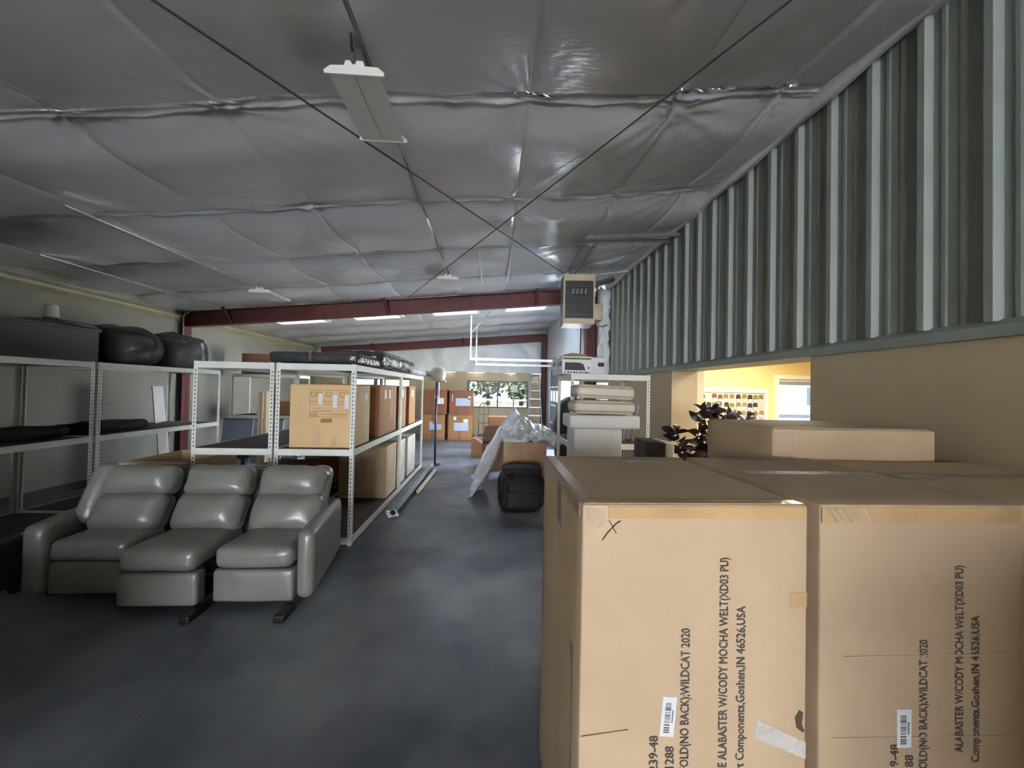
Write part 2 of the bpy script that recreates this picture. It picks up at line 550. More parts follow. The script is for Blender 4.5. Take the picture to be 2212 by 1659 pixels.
slider_window(2, WIN_B, YF, 'wall_far')

# rear wall (behind the camera) with the open doorway that lights the boxes, and an added return wall that shades the left side
wall_with_holes('wall_rear', XL, XR + .4, YB - .15, YB, 0, 4.1, [(-3.2, 1.3, 0, 3.5)], M_WALL)
struct('wall_added_left_shade', B(-3.35, -3.25, YB, 0.8, 0, 3.2), M_WALL)
struct('wall_added_right_shade', B(0.80, XR, -1.0, -0.9, 0, 1.38), M_WALL)  # unseen low wall added to shade the right-hand carton

# right wall, near bay: painted board below, ribbed metal above
OY0, OY1, ZM = 2.59, 4.69, 1.834
wr = MB()
wr.box(XR, XR + .34, YB - .2, OY0, 0, ZM)
wr.box(XR, XR + .34, OY1, Y1 + .02, 0, ZM)
struct('wall_right', wr, M_WALL)
upper = bpy.data.objects.new('wall_right_upper', None)
C.objects.link(upper)
upper['kind'] = 'structure'
obj('backing', B(XR + .03, XR + .34, YB - .2, Y1 + .02, ZM, 4.1), M_METAL, upper)
RIB = 0.2743
def panel_mesh():
    # three ribs a sheet: profile along y (0 .. 3 ribs), x is proud of the wall (negative = into the room)
    prof = []
    for r in range(3):
        y = r * RIB
        prof += [(y, 0.0), (y + .070, 0.0), (y + .078, -.006), (y + .094, -.006), (y + .102, 0), (y + .150, 0), (y + .158, -.006), (y + .174, -.006), (y + .182, 0),
                 (y + RIB - .060, 0), (y + RIB - .045, -.036), (y + RIB - .012, -.036), (y + RIB - .0015, -.003)]
    prof.append((3 * RIB - .0005, 0))
    n = len(prof)
    z0, z1 = ZM + .075, 3.93
    vs_ = [(x, y, z0) for y, x in prof] + [(x, y, z1) for y, x in prof] + [(x + .012, y, z0) for y, x in prof] + [(x + .012, y, z1) for y, x in prof]
    fs = []
    for i in range(n - 1):
        fs.append((i, n + i, n + i + 1, i + 1))
        fs.append((2 * n + i, 2 * n + i + 1, 3 * n + i + 1, 3 * n + i))
        fs.append((i, i + 1, 2 * n + i + 1, 2 * n + i))
        fs.append((n + i, 3 * n + i, 3 * n + i + 1, n + i + 1))
    return MB().add(vs_, fs).mesh('metal_panel')
pm = panel_mesh()
pm.materials.append(M_METAL)
# rib faces sit at y = 1.592 + k * RIB
y0 = 1.592 + .03 - 3 * RIB
k = -4
while y0 + k * 3 * RIB < Y1 - .05:
    yy = y0 + k * 3 * RIB
    if yy > YB - .4 and yy + 3 * RIB < Y1 + .35:
        o = bpy.data.objects.new('metal_panel', pm)
        C.objects.link(o)
        o.parent = upper
        o.location = (XR, yy, 0)
    k += 1
obj('base_flashing', MB().prism([(XR + .03, ZM), (XR - .040, ZM), (XR - .040, ZM + .055), (XR - .005, ZM + .085), (XR + .03, ZM + .085)], 'y', YB, Y1), M_METAL, upper)
# bright insulation edge hanging out along the head of the ribbed sheets
edge = MB()
vs_, fs = [], []
N = 150
for i in range(N + 1):
    y = YB + (Y1 - YB) * i / N
    w1 = .05 + .035 * noise.noise(Vector((y * 2.3, 0, 1)))
    zt = zc(XR) - .05 + .03 * noise.noise(Vector((y * 1.4, 3, 1)))
    for a, b in ((-.10, 0.03), (-.075 - w1 * .4, -.03), (-.055, -.055 - w1 * .5), (-.04, -.03), (-.045, .03)):
        vs_.append((XR + a, y, zt + b))
for i in range(N):
    for j in range(4):
        a = i * 5 + j
        fs.append((a, a + 1, a + 6, a + 5))
edge.add(vs_, fs)
struct('trim_3', edge, M_CEIL, smooth=True)

# right wall, far bay, with an overhead door in it
DY0, DY1, DZ = 9.75, 11.75, 2.2
OD0, OD1 = 7.65, 9.65                 # open doorway, its light reaches the far bay
wf = MB()
wf.box(XR2, XR2 + .15, Y1 + .2, OD0, 0, 3.75).box(XR2, XR2 + .15, OD1, DY0, 0, 3.75).box(XR2, XR2 + .15, DY1, YF + .1, 0, 3.75).box(XR2, XR2 + .15, DY0, DY1, DZ, 3.75).box(XR2, XR2 + .15, OD0, OD1, 2.1, 3.75)
struct('wall_right_far', wf, M_VINYL)
struct('wall_right_jog', B(XR2, XR + .3, Y1 + .18, Y1 + .3, 0, 3.75), M_VINYL)
d1 = bpy.data.objects.new('door_1', None)
C.objects.link(d1)
d1['kind'] = 'structure'
for i in range(4):
    z0 = i * .55
    if i != 2:
        obj('door_panel', B(XR2 + .04, XR2 + .09, DY0, DY1, z0 + .006, z0 + .544), M_BLUEG, d1, bevel=.008)
    else:
        zz0, zz1 = z0 + .12, z0 + .44
        mb = MB().box(XR2 + .04, XR2 + .09, DY0, DY1, z0 + .006, zz0).box(XR2 + .04, XR2 + .09, DY0, DY1, zz1, z0 + .544)
        ys_ = [DY0, 9.98, 10.22, 10.4, 10.66, 10.86, 11.14, 11.34, 11.62, DY1]
        for a in range(0, 10, 2):
            mb.box(XR2 + .04, XR2 + .09, ys_[a], ys_[a + 1], zz0, zz1)
        obj('door_panel', mb, M_BLUEG, d1)
        for a in range(1, 9, 2):
            obj('pane', B(XR2 + .06, XR2 + .065, ys_[a], ys_[a + 1], zz0, zz1), M_GLASS, d1)

# rigid frames
def frame(idx, y, xl, xr, zl, zr, depth, cols, braces):
    fr = bpy.data.objects.new('beam_%d' % idx, None)
    C.objects.link(fr)
    fr['kind'] = 'structure'
    def sl(x): return zl + (zr - zl) * (x - xl) / (xr - xl)
    def slab(x0, x1, o0, o1, ya, yb):
        m = MB()
        a0, a1, b0, b1 = sl(x0) + o0, sl(x1) + o0, sl(x0) + o1, sl(x1) + o1
        m.add([(x0, ya, a0), (x1, ya, a1), (x1, ya, b1), (x0, ya, b0), (x0, yb, a0), (x1, yb, a1), (x1, yb, b1), (x0, yb, b0)],
              [(0, 1, 2, 3), (5, 4, 7, 6), (0, 4, 5, 1), (3, 2, 6, 7), (0, 3, 7, 4), (1, 5, 6, 2)])
        return m
    obj('web', slab(xl, xr, .01, depth - .01, y - .006, y + .006), M_STEEL, fr)
    obj('bottom_flange', slab(xl, xr, 0, .012, y - .075, y + .075), M_STEEL, fr)
    obj('top_flange', slab(xl, xr, depth - .012, depth, y - .075, y + .075), M_STEEL, fr)
    for bx in braces:
        for t in (bx,):
            obj('flange_brace', MB().add(*brace(t, y, sl(t), depth)), M_STEEL, fr)
    for x0, x1, zt in cols:
        c = MB().box(x0, x0 + .012, y - .09, y + .09, 0, zt).box(x1 - .012, x1, y - .09, y + .09, 0, zt).box(x0, x1, y - .005, y + .005, 0, zt)
        obj('column', c, M_STEEL, fr)
    return fr
def brace(x, y, z, depth):
    a = Vector((x, y - .08, z + .02))
    b = Vector((x - .02, y - .26, z + depth + .0))
    w = Vector((.028, 0, 0))
    h = Vector((0, -.02, -.02))
    v = [a - w, a + w, b + w, b - w, a - w + h, a + w + h, b + w + h, b - w + h]
    return v, [(0, 1, 2, 3), (7, 6, 5, 4), (0, 4, 5, 1), (1, 5, 6, 2), (2, 6, 7, 3), (3, 7, 4, 0)]
frame(1, Y1, -5.85, 2.05, 2.606, 3.336, .283, [(-5.99, -5.80, 2.9), (1.845, 2.05, 3.55)], [-4.97, -2.06, 0.84])
frame(2, 12.36, -5.6, 1.78, 2.55, 3.20, .25, [(1.62, 1.79, 3.4)], [-3.9, -1.0])

# insulation bulging out at the end of the ribbed wall
ins = MB().rbox(2.06, 2.315, Y1 - .10, Y1 + .16, 1.72, 3.62, r=.05, n=26, wr=.06, wf=9, seed=2)
struct('trim_4', ins, M_VINYL, smooth=True)

# office beyond the opening
struct('wall_office_jamb', B(2.66, 2.75, OY1, 6.95, 0, 2.5), M_OFFICE)
struct('floor_office', B(2.66, 8.0, .5, 7.2, -.12, 0), M_CARPET)
struct('ceiling_office', B(2.60, 8.0, .5, 7.2, 2.45, 2.55), M_OFFICE)
struct('wall_office_right', B(7.9, 8.0, .5, 7.2, 0, 2.5), M_YELLOW)
struct('wall_office_near', B(2.66, 8.0, .4, .5, 0, 2.5), M_OFFICE)
OW = (5.53, 6.62, 0.93, 1.86)
wall_with_holes('wall_office_far', 2.75, 8.0, 6.9, 7.05, 0, 2.5, [OW], M_YELLOW)
w3 = bpy.data.objects.new('window_3', None)
C.objects.link(w3)
w3['kind'] = 'structure'
x0, x1, z0, z1 = OW
fr = MB()
t = .08
for a in ((x0 - t, x1 + t, z1, z1 + t), (x0 - t, x1 + t, z0 - t, z0), (x0 - t, x0, z0, z1), (x1, x1 + t, z0, z1)):
    fr.box(a[0], a[1], 6.875, 6.9, a[2], a[3])
obj('window_frame', fr, M_WFRAME, w3)
sf = MB()
for a in ((x0, x1, z1 - .04, z1), (x0, x1, z0, z0 + .04), (x0, x0 + .04, z0, z1), (x1 - .04, x1, z0, z1)):
    sf.box(a[0], a[1], 6.93, 6.98, a[2], a[3])
obj('sash', sf, M_WFRAME, w3)
obj('pane', B(x0 + .04, x1 - .04, 6.95, 6.955, z0 + .04, z1 - .04), M_TINT2, w3)
obj('roller_shade', B(x0 + .04, x1 - .04, 6.925, 6.94, z1 - .11, z1 - .04), M_BLUEG, w3)

# outdoors
struct('ground_outside', B(-30, 40, YF + .2, 60, -.3, -.15), M_GRASS)
struct('ground_rear_apron', B(-20, 20, -40, YB - .2, -.3, -.05), mat('worn_asphalt', (168, 168, 170), .9))
struct('ground_side_apron', B(2.7, 20, 7.3, YF + .1, -.3, -.05), M_PAVE)

# ================================================================== BIG CARTONS IN FRONT
UPTEXT = Matrix(((0, -1, 0), (0, 0, -1), (1, 0, 0)))       # reads upwards on a face that looks towards -y

def printed(body, base_x, y, z_top, length, parent, size=0.0325, bold=0.0):
    cu = bpy.data.curves.new('printed_text', 'FONT')
    cu.body = body
    cu.size = size * 100          # built large, then scaled down, so thin strokes fill cleanly
    cu.offset = bold * 100
    cu.resolution_u = 2
    cu.align_x = 'RIGHT'
    o = bpy.data.objects.new('printed_text', cu)
    C.objects.link(o)
    cu.materials.append(M_INK)
    o.parent = parent
    bpy.context.view_layer.update()
    w = max(o.dimensions.x, 1e-3)
    dg = bpy.context.evaluated_depsgraph_get()
    me = bpy.data.meshes.new_from_object(o.evaluated_get(dg))
    bpy.data.objects.remove(o)
    me.name = 'printed_text'
    me.transform(Matrix.Diagonal((length / w, .01, .01, 1)))
    # a second and third impression a hair apart make the printed strokes bold
    vs0 = [tuple(v.co) for v in me.vertices]
    fs0 = [tuple(p.vertices) for p in me.polygons]
    mb = MB()
    for dx_, dy_, dz_ in ((0, 0, 0), (.0009, .0003, .0001), (.0004, .0010, .0002)):
        mb.add([(a_ + dx_, b_ + dy_, dz_) for a_, b_, c_ in vs0], fs0)
    me = mb.mesh('printed_text')
    if not me.materials: me.materials.append(M_INK)
    m = bpy.data.objects.new('printed_text', me)
    C.objects.link(m)
    m.parent = parent
    m.matrix_local = Matrix.Translation((base_x, y, z_top)) @ UPTEXT.to_4x4()
    return m

def barcode_label(cx, y, cz, w, h, tilt, parent):
    mt = Matrix.Translation((cx, y, cz)) @ Matrix.Rotation(tilt, 4, 'Y')
    lab = obj('barcode_label', MB().rbox(-w / 2, w / 2, -.0012, 0, -h / 2, h / 2, r=.004, n=2), M_PAPER, parent)
    lab.matrix_local = mt
    bars = MB()
    z = -h * .40
    R = random.Random(5)
    while z < h * .36:
        t = R.choice((.0012, .0018, .003))
        bars.box(-w * .26, w * .14, -.0017, -.0012, z, z + t)
        z += t + R.choice((.0016, .0025, .004))
    obj('bars', bars, M_INK, lab)['kind'] = 'stuff'
    num = MB()
    for i in range(9):
        zz = -h * .14 + i * h * .035
        num.box(w * .24, w * .33, -.0017, -.0012, zz, zz + h * .022)
    obj('digits', num, M_INK, lab)['kind'] = 'stuff'

ZT = 1.262
YC = 0.932
# left-hand carton
c1 = thing('shipping_carton', 'tall kraft carton with a hand-drawn X on its upper corner', 'carton', (0, 0, 0))
obj('body', MB().rbox(.235, .832, YC, 1.625, 0, ZT, r=.007, n=10, bulge=(.008, .0012, .004), wr=.0005, wf=5), M_CARD, c1, smooth=True)
obj('front_edge_tape', B(.30, .826, YC - .0022, YC, ZT - .034, ZT - .004), M_TAPE, c1)
obj('front_edge_tape', B(.24, .826, YC + .006, YC + .040, ZT + .0012, ZT + .003), M_TAPE, c1)
obj('side_edge_tape', B(.2325, .2345, YC + .03, 1.60, ZT - .04, ZT - .004), MATS.get('old_brown_tape') or mat('old_brown_tape', (168, 138, 104), .3, var=.1, scale=12), c1)
obj('side_edge_tape', B(.240, .276, YC + .03, 1.60, ZT + .001, ZT + .0022), mat('old_brown_tape', (168, 138, 104), .3, var=.1, scale=12), c1)
def patch(name, pts, y, m, parent, th=.0025):
    return obj(name, MB().prism(pts, 'y', y - th, y), m, parent)
patch('torn_tape', [(.242, ZT - .006), (.285, ZT - .010), (.292, ZT - .034), (.279, ZT - .052), (.266, ZT - .062), (.244, ZT - .03)], YC - .002, M_CTAPE, c1)
patch('tape_patch', [(.785, .995), (.829, 1.0), (.829, 1.038), (.785, 1.034)], YC - .0005, M_TAPE, c1, .001)
patch('tape_patch', [(.69, .668), (.829, .61), (.829, .652), (.70, .712)], YC - .0005, M_CTAPE, c1, .001)
patch('torn_hole', [(.800, .716), (.812, .735), (.822, .728), (.818, .70), (.826, .68), (.820, .678), (.804, .69)], YC - .0002, mat('torn_board', (96, 76, 60), .9), c1, .001)
# tape on the left face
for ya, yb, za, zb in ((1.20, 1.28, 1.09, 1.24), (1.12, 1.30, .86, .90), (1.0, 1.06, .35, .86)):
    obj('side_tape', B(.2315, .2335, ya, yb, za, zb), M_CTAPE, c1)
mark = MB()
def stroke(mb, pts, w, y):
    for (ax, az), (bx, bz) in zip(pts[:-1], pts[1:]):
        d = Vector((bx - ax, 0, bz - az)).normalized()
        nrm = Vector((-d.z, 0, d.x)) * w
        mb.add([(ax - nrm.x, y, az - nrm.z), (ax + nrm.x, y, az + nrm.z), (bx + nrm.x, y, bz + nrm.z), (bx - nrm.x, y, bz - nrm.z),
                (ax - nrm.x, y - .0006, az - nrm.z), (ax + nrm.x, y - .0006, az + nrm.z), (bx + nrm.x, y - .0006, bz + nrm.z), (bx - nrm.x, y - .0006, bz - nrm.z)],
               [(0, 1, 2, 3), (7, 6, 5, 4), (0, 4, 5, 1), (1, 5, 6, 2), (2, 6, 7, 3), (3, 7, 4, 0)])
stroke(mark, [(.3325, 1.222), (.3216, 1.216), (.312, 1.206), (.298, 1.191), (.285, 1.173)], .0011, YC - .0022)
stroke(mark, [(.302, 1.224), (.3115, 1.207), (.3215, 1.190)], .0010, YC - .0022)
obj('pen_mark', mark, M_PEN, c1)
patch('crease', [(.24, .683), (.36, .697), (.36, .699), (.24, .685)], YC - .0020, M_CARD2, c1, .0006)
ty = YC - .0022
printed('0239-48', .4375, ty, .681, .105, c1)
printed('01288', .479, ty, .653, .075, c1)
printed('IFOLD(NO BACK);WILDCAT 2020', .517, ty, .949, .365, c1)
printed('SIE ALABASTER W/CODY MOCHA WELT(XD03 PU)', .617, ty, 1.129, .548, c1)
printed('ert Components,Goshen,IN 46526,USA', .663, ty, 1.003, .43, c1)
barcode_label(.463, YC - .0015, .728, .037, .100, math.radians(5), c1)

# its neighbour to the right
c2 = thing('shipping_carton', 'scuffed tall carton with a barcode label, right beside the carton marked X', 'carton', (0, 0, 0))
obj('body', MB().rbox(.866, 1.44, YC, 1.615, 0, ZT + .003, r=.007, n=10, bulge=(.006, .0012, .005), wr=.0005, wf=5, seed=3), mat('kraft_cardboard_worn', (200, 176, 146), .72, rgb2=(184, 160, 132), scale=3.0, spec=.3), c2, smooth=True)
obj('front_edge_tape', B(.868, 1.43, YC - .0022, YC, ZT - .044, ZT - .003), M_TAPE, c2)
for i in range(6):
    a = .88 + i * .02
    patch('tape_crease', [(a, ZT - .006), (a + .006, ZT - .006), (a + .03, ZT - .042), (a + .026, ZT - .042)], YC - .003, M_CTAPE, c2, .003)
patch('crease', [(.93, .868), (1.43, .868), (1.43, .871), (.93, .871)], YC - .0020, mat('rubbed_card', (206, 184, 156), .7), c2, .0006)
patch('crease', [(.90, .66), (1.43, .652), (1.43, .654), (.90, .662)], YC - .0020, mat('rubbed_card', (206, 184, 156), .7), c2, .0006)
ty = YC - .0022
printed('39-48', 1.083, ty, .641, .072, c2)
printed('88', 1.124, ty, .612, .03, c2)
printed('OLD(NO BACK);WILDCAT 2020', 1.163, ty, .911, .335, c2)
printed('ALABASTER W/CODY MOCHA WELT(XD03 PU)', 1.264, ty, 1.106, .49, c2)
printed('Components,Goshen,IN 46526,USA', 1.310, ty, .972, .385, c2)
barcode_label(1.098, YC - .0015, .681, .041, .100, 0.0, c2)

c3 = thing('shipping_carton', 'plain tall carton standing against the wall right of the barcoded carton', 'carton', (0, 0, 0))
obj('body', MB().rbox(1.475, 2.30, .98, 1.64, 0, ZT - .012, r=.008, n=8, bulge=(.0, .006, .006), wr=.003, wf=4, seed=5), M_CARD, c3, smooth=True)
obj('tape_strip', B(1.50, 2.28, 1.29, 1.34, ZT - .0065, ZT - .004), M_CTAPE, c3)
obj('top_tape', B(.90, 1.40, 1.26, 1.31, ZT + .0085, ZT + .0098), M_CTAPE, c2)
obj('top_tape', B(1.0, 1.16, 1.50, 1.55, ZT + .0055, ZT + .0072), M_CTAPE, c2)
obj('top_tape', B(.55, .74, 1.47, 1.51, ZT + .0045, ZT + .006), M_CTAPE, c1)

c4 = thing('long_carton', 'long carton standing behind the tall cartons, top edge below the opening', 'carton', (0, 0, 0))
obj('body', MB().rbox(1.355, 2.19, 1.72, 2.27, 0, 1.388, r=.010, n=6, wr=.002, wf=4, seed=8), M_CARD, c4, smooth=True)
obj('corner_tape', B(1.360, 1.46, 1.7165, 1.7195, 1.30, 1.37), M_CTAPE, c4)
obj('top_flap', B(1.37, 2.18, 1.74, 1.99, 1.3885, 1.392), M_CARD, c4)
obj('top_flap', B(1.37, 2.18, 2.0, 2.25, 1.3885, 1.392), M_CARD, c4)

# ================================================================== RACKS
def post_mesh(h):
    m = MB()
    w, t = .038, .003
    m.box(0, w, 0, t, 0, h).box(0, t, t, w, 0, h)
    return m
PM, SM = {}, None
def slots_mesh(h):
    m = MB()
    z = .03
    while z < h - .03:
        m.box(.015, .023, -.0006, 0, z, z + .018)
        m.box(-.0006, 0, .015, .023, z, z + .018)
        z += .038
    return m
def rack(label, x0, x1, y0, y1, levels, h, group, board=M_BOARD, slots='front', name='shelving_unit', enamel=M_RACK, bh=.062):
    t = thing(name, label, 'shelving', ((x0 + x1) / 2, (y0 + y1) / 2, 0), 0, group)
    wx, wy = (x1 - x0) / 2, (y1 - y0) / 2
    key = round(h, 3)
    if key not in PM:
        a = post_mesh(h).mesh('post')
        b = slots_mesh(h).mesh('slots')
        a.materials.append(enamel)
        b.materials.append(M_DARKHOLE)
        PM[key] = (a, b)
    for (sx, sy, rz) in ((-1, -1, 0), (1, -1, math.pi / 2), (1, 1, math.pi), (-1, 1, -math.pi / 2)):
        p = bpy.data.objects.new('post', PM[key][0])
        C.objects.link(p)
        p.parent = t
        p.location = (sx * wx, sy * wy, 0)
        p.rotation_euler = (0, 0, rz)
        q = bpy.data.objects.new('slots', PM[key][1])
        q['kind'] = 'stuff'
        C.objects.link(q)
        q.parent = p
    for z in levels:
        zt, zb = z, z - bh
        for sy in (-1, 1):
            ya = sy * wy - (.001 if sy < 0 else .016)
            prof = [(ya, zb), (ya + .017, zb), (ya + .017, zt), (ya, zt)]
            obj('front_beam' if sy < 0 else 'back_beam', MB().prism(prof, 'x', -wx + .004, wx - .004), enamel, t)
        for sx in (-1, 1):
            xa = sx * wx - (.001 if sx < 0 else .016)
            obj('side_beam', MB().prism([(xa, zb), (xa + .017, zb), (xa + .017, zt), (xa, zt)], 'y', -wy + .017, wy - .017), enamel, t)
        obj('shelf_board', B(-wx + .018, wx - .018, -wy + .018, wy - .018, zt - .016, zt - .001), board, t)
    return t
LV = (.075, .932, 1.762)
GR = 'white rivet racks in the double row'
rack('white rivet rack behind the sofa\'s middle seat, its top bay open', -2.855, -2.108, 3.69, 5.545, LV, 1.765, GR)
rack('white rivet rack at the aisle end holding the large printed carton', -2.088, -1.34, 3.69, 5.545, LV, 1.765, GR)
rack('white rivet rack beyond the one with the large printed carton, along the aisle', -2.088, -1.34, 5.56, 7.25, LV, 1.765, GR)
rack('white rivet rack in the second row, behind the open bay above the sofa', -2.855, -2.108, 5.56, 7.25, LV, 1.765, GR)
GL = 'white racks along the left wall'
LL = (.085, .93, 1.762)
rack('white rack along the left wall with nothing on its middle shelf at the near end', -5.25, -4.45, 2.42, 4.385, LL, 1.765, GL)
rack('white rack along the left wall with a white sheet leaning at its far end', -5.25, -4.45, 4.425, 6.30, LL, 1.765, GL)

# ------------------------------------------------------------------ cartons on the racks
def carton(label, x0, x1, y0, y1, z0, z1, m=M_CARD, group=None, name='carton', flaps=True, rz=0.0, seed=0, tape=True):
    t = thing(name, label, 'carton', ((x0 + x1) / 2, (y0 + y1) / 2, z0), rz, group)
    a, b, h = (x1 - x0) / 2, (y1 - y0) / 2, z1 - z0
    obj('body', MB().rbox(-a, a, -b, b, 0, h - .004, r=.006, n=4, bulge=(.004, .004, .0), wr=.002, wf=4, seed=seed), m, t, smooth=True)
    if flaps:
        obj('top_flap', B(-a + .004, a - .004, -b + .004, -.002, h - .0035, h), m, t)
        obj('top_flap', B(-a + .004, a - .004, .002, b - .004, h - .0035, h), m, t)
    if tape:
        obj('tape_strip', B(-a + .01, a - .01, -.03, .03, h + .0002, h + .0015), M_TAPE, t)
    return t

bc = carton('large printed carton on the aisle-end rack, behind its slotted posts', -2.0, -1.385, 3.78, 4.28, .934, 1.562, mat('lightened_yellowish_card', (222, 190, 142), .72, var=.04, scale=5))  # yellowish card, lightened to make up for the weak light on the rack
fy_ = -.25 - .0045
pr = MB()
def frame_lines(mb, x0, x1, z0, z1, y, w=.003):
    mb.box(x0, x1, y - .0006, y, z0, z0 + w).box(x0, x1, y - .0006, y, z1 - w, z1).box(x0, x0 + w, y - .0006, y, z0, z1).box(x1 - w, x1, y - .0006, y, z0, z1)
frame_lines(pr, -.115, .245, .305, .575, fy_)
pr.box(-.115, .245, fy_ - .0006, fy_, .455, .459).box(-.115, .245, fy_ - .0006, fy_, .43, .433).box(-.005, .245, fy_ - .0006, fy_, .33, .335).box(-.09, .10, fy_ - .0006, fy_, .362, .367).box(-.09, -.02, fy_ - .0006, fy_, .388, .392)
for i in range(4):
    pr.box(-.11, -.03, fy_ - .0006, fy_, .31 + i * .012, .314 + i * .012)
ring = MB()
for cx_ in (-.08, -.02, .065, .20):
    for k in range(14):
        a0, a1 = 2 * math.pi * k / 14, 2 * math.pi * (k + 1) / 14
        v = []
        for a_, rr in ((a0, .022), (a1, .022), (a1, .027), (a0, .027)):
            v.append((cx_ + rr * math.cos(a_), fy_, .53 + rr * math.sin(a_)))
        v2 = [(x_, y_ - .0006, z_) for x_, y_, z_ in v]
        ring.add(v + v2, [(3, 2, 1, 0), (4, 5, 6, 7), (0, 1, 5, 4), (1, 2, 6, 5), (2, 3, 7, 6), (3, 0, 4, 7)])
pr.add(ring.v, ring.f)
obj('printed_panel', pr, mat('brown_ink', (140, 108, 70), .8), bc)
obj('hand_hole', B(-.005, .105, fy_ - .0008, fy_ + .002, .25, .29), M_CARD2, bc)
for a, z0, z1 in ((-.012, .43, .54), (.130, .40, .525), (.245, .39, .53)):
    obj('paper_label', B(a - .021, a + .021, fy_ - .002, fy_ - .0008, z0, z1), M_PAPER, bc)
for a, h in ((-.03, .19), (.125, .11)):
    patch('clear_tape', [(a - .03, .02), (a + .03, .02), (a + .02, h), (a - .012, h)], fy_ - .0005, M_CTAPE, bc, .001)
obj('side_label', B(.310, .3125, .08, .15, .46, .54), M_PAPER, bc)

def shelf_carton(label, y0, y1, z0, z1, m, x0=-2.0, x1=-1.38, nlab=1, seed=1, group='cartons on the double rack'):
    t = carton(label, x0, x1, y0, y1, z0, z1, m, group, seed=seed)
    a, b, h = (x1 - x0) / 2, (y1 - y0) / 2, z1 - z0
    R = random.Random(seed)
    for i in range(nlab):
        yy = -b * .5 + i * b * .5
        obj('paper_label', B(a + .0045, a + .006, yy, yy + .07, h * .72, h * .9), M_PAPER, t)
    obj('clear_tape', B(a + .0045, a + .0055, b * .3, b * .3 + .05, h * .3, h * .95), M_CTAPE, t)
    return t
shelf_carton('carton on the middle shelf just past the large printed carton', 4.62, 5.42, .934, 1.575, M_CARD2, nlab=2, seed=11)
shelf_carton('carton on the middle shelf of the farther aisle rack, nearer of two', 5.66, 6.02, .934, 1.57, M_CARD2, nlab=1, seed=12)
shelf_carton('carton on the middle shelf of the farther aisle rack, farther of two', 6.25, 6.72, .934, 1.57, M_CARD2, nlab=2, seed=13)
shelf_carton('tan carton on the bottom shelf of the aisle-end rack', 5.0, 5.50, .078, .76, M_CARD, seed=14, nlab=0)
shelf_carton('carton with a white side on the bottom shelf, nearer of two past the tan one', 5.68, 6.04, .078, .74, mat('whitish_card', (196, 190, 180), .6), seed=15, nlab=0)
shelf_carton('carton with a white side on the bottom shelf, farther of two past the tan one', 6.22, 6.8, .078, .72, mat('whitish_card', (196, 190, 180), .6), seed=16, nlab=0)

# long dark bundle wrapped in plastic on the rack tops
wb = thing('wrapped_bundle', 'long dark bundle wrapped in shiny plastic lying across the rack tops', 'bundle', (0, 0, 1.766))
obj('core', MB().rbox(-2.19, -1.32, 3.70, 4.80, 0, .115, r=.04, n=14, wr=.008, wf=9, seed=3), M_WRAP, wb, smooth=True)
obj('plastic_wrap', MB().rbox(-1.80, -1.27, 4.35, 6.15, .0, .21, r=.09, n=26, wr=.03, wf=7, seed=9), M_WRAP, wb, smooth=True)
obj('tape_band', B(-1.79, -1.765, 3.694, 4.2, .02, .122), M_CTAPE, wb)
film = MB().rbox(-1.62, -1.26, 5.9, 7.1, .0, .10, r=.05, n=20, wr=.035, wf=7, seed=12)
obj('loose_film', film, M_FILM, wb, smooth=True)

# grey motor head on a dark pole at the end of the rack
mh = thing('motor_head', 'rounded grey motor head on a dark blue pole at the rack end', 'motor', (-1.10, 7.55, 0))
prof = [(.005, .30), (.07, .292), (.12, .26), (.145, .20), (.15, .12), (.14, .05), (.11, .01), (.05, 0)]
obj('housing', MB().lathe(prof, 24, (0, 0, 1.69)), M_GREYM, mh, smooth=True)
obj('tiller_arm', MB().rbox(-.26, -.10, -.05, .05, 1.78, 1.84, r=.02, n=3), M_GREYM, mh, smooth=True)
obj('pole', MB().tube([(-.03, 0, 0.02), (-.03, 0, 1.70)], .022, 12), M_NAVY, mh, smooth=True)
obj('foot', MB().lathe([(.12, 0), (.12, .015), (.03, .03)], 16, (-.03, 0, 0)), M_BLACK, mh)
obj('red_bracket', B(-.05, .13, -.03, .03, 1.665, 1.69), M_RED, mh)
obj('knob', MB().lathe([(.004, 0), (.02, .01), (.024, .03), (.012, .045), (.003, .05)], 12, (.14, 0, 1.66)), M_CHROME, mh, smooth=True)
obj('chrome_rod', MB().tube([(.02, -.02, 1.25), (.02, -.02, 1.67)], .008, 8), M_CHROME, mh)

# pipes on the floor along the rack
def pipe(label, p0, p1, r, m, cap_m, name='pipe', hollow=False):
    t = thing(name, label, 'pipe', p0)
    d = Vector(p1) - Vector(p0)
    if hollow:
        mb = MB()
        n = 16
        dn = d.normalized()
        a = dn.orthogonal().normalized()
        b = dn.cross(a)
        rings = []
        for (q, rr) in ((Vector((0, 0, 0)), r), (d, r), (d, r * .75), (Vector((0, 0, 0)), r * .75)):
            rings.append([q + (a * math.cos(2 * math.pi * k / n) + b * math.sin(2 * math.pi * k / n)) * rr for k in range(n)])
        v = [p for g in rings for p in g]
        f = []
        for i in range(4):
            j = (i + 1) % 4
            for k in range(n):
                f.append((i * n + k, i * n + (k + 1) % n, j * n + (k + 1) % n, j * n + k))
        mb.add(v, f)
        obj('tube', mb, m, t, smooth=False)
    else:
        obj('tube', MB().tube([(0, 0, 0), d], r, 14), m, t, smooth=False)
    return t
lp = pipe('long grey tube with a white flared end on the floor beside the rack', (-1.155, 4.50, .055), (-1.15, 7.30, .055), .042, mat('grey_tube', (142, 138, 132), .5), None, hollow=True)
collar = MB()
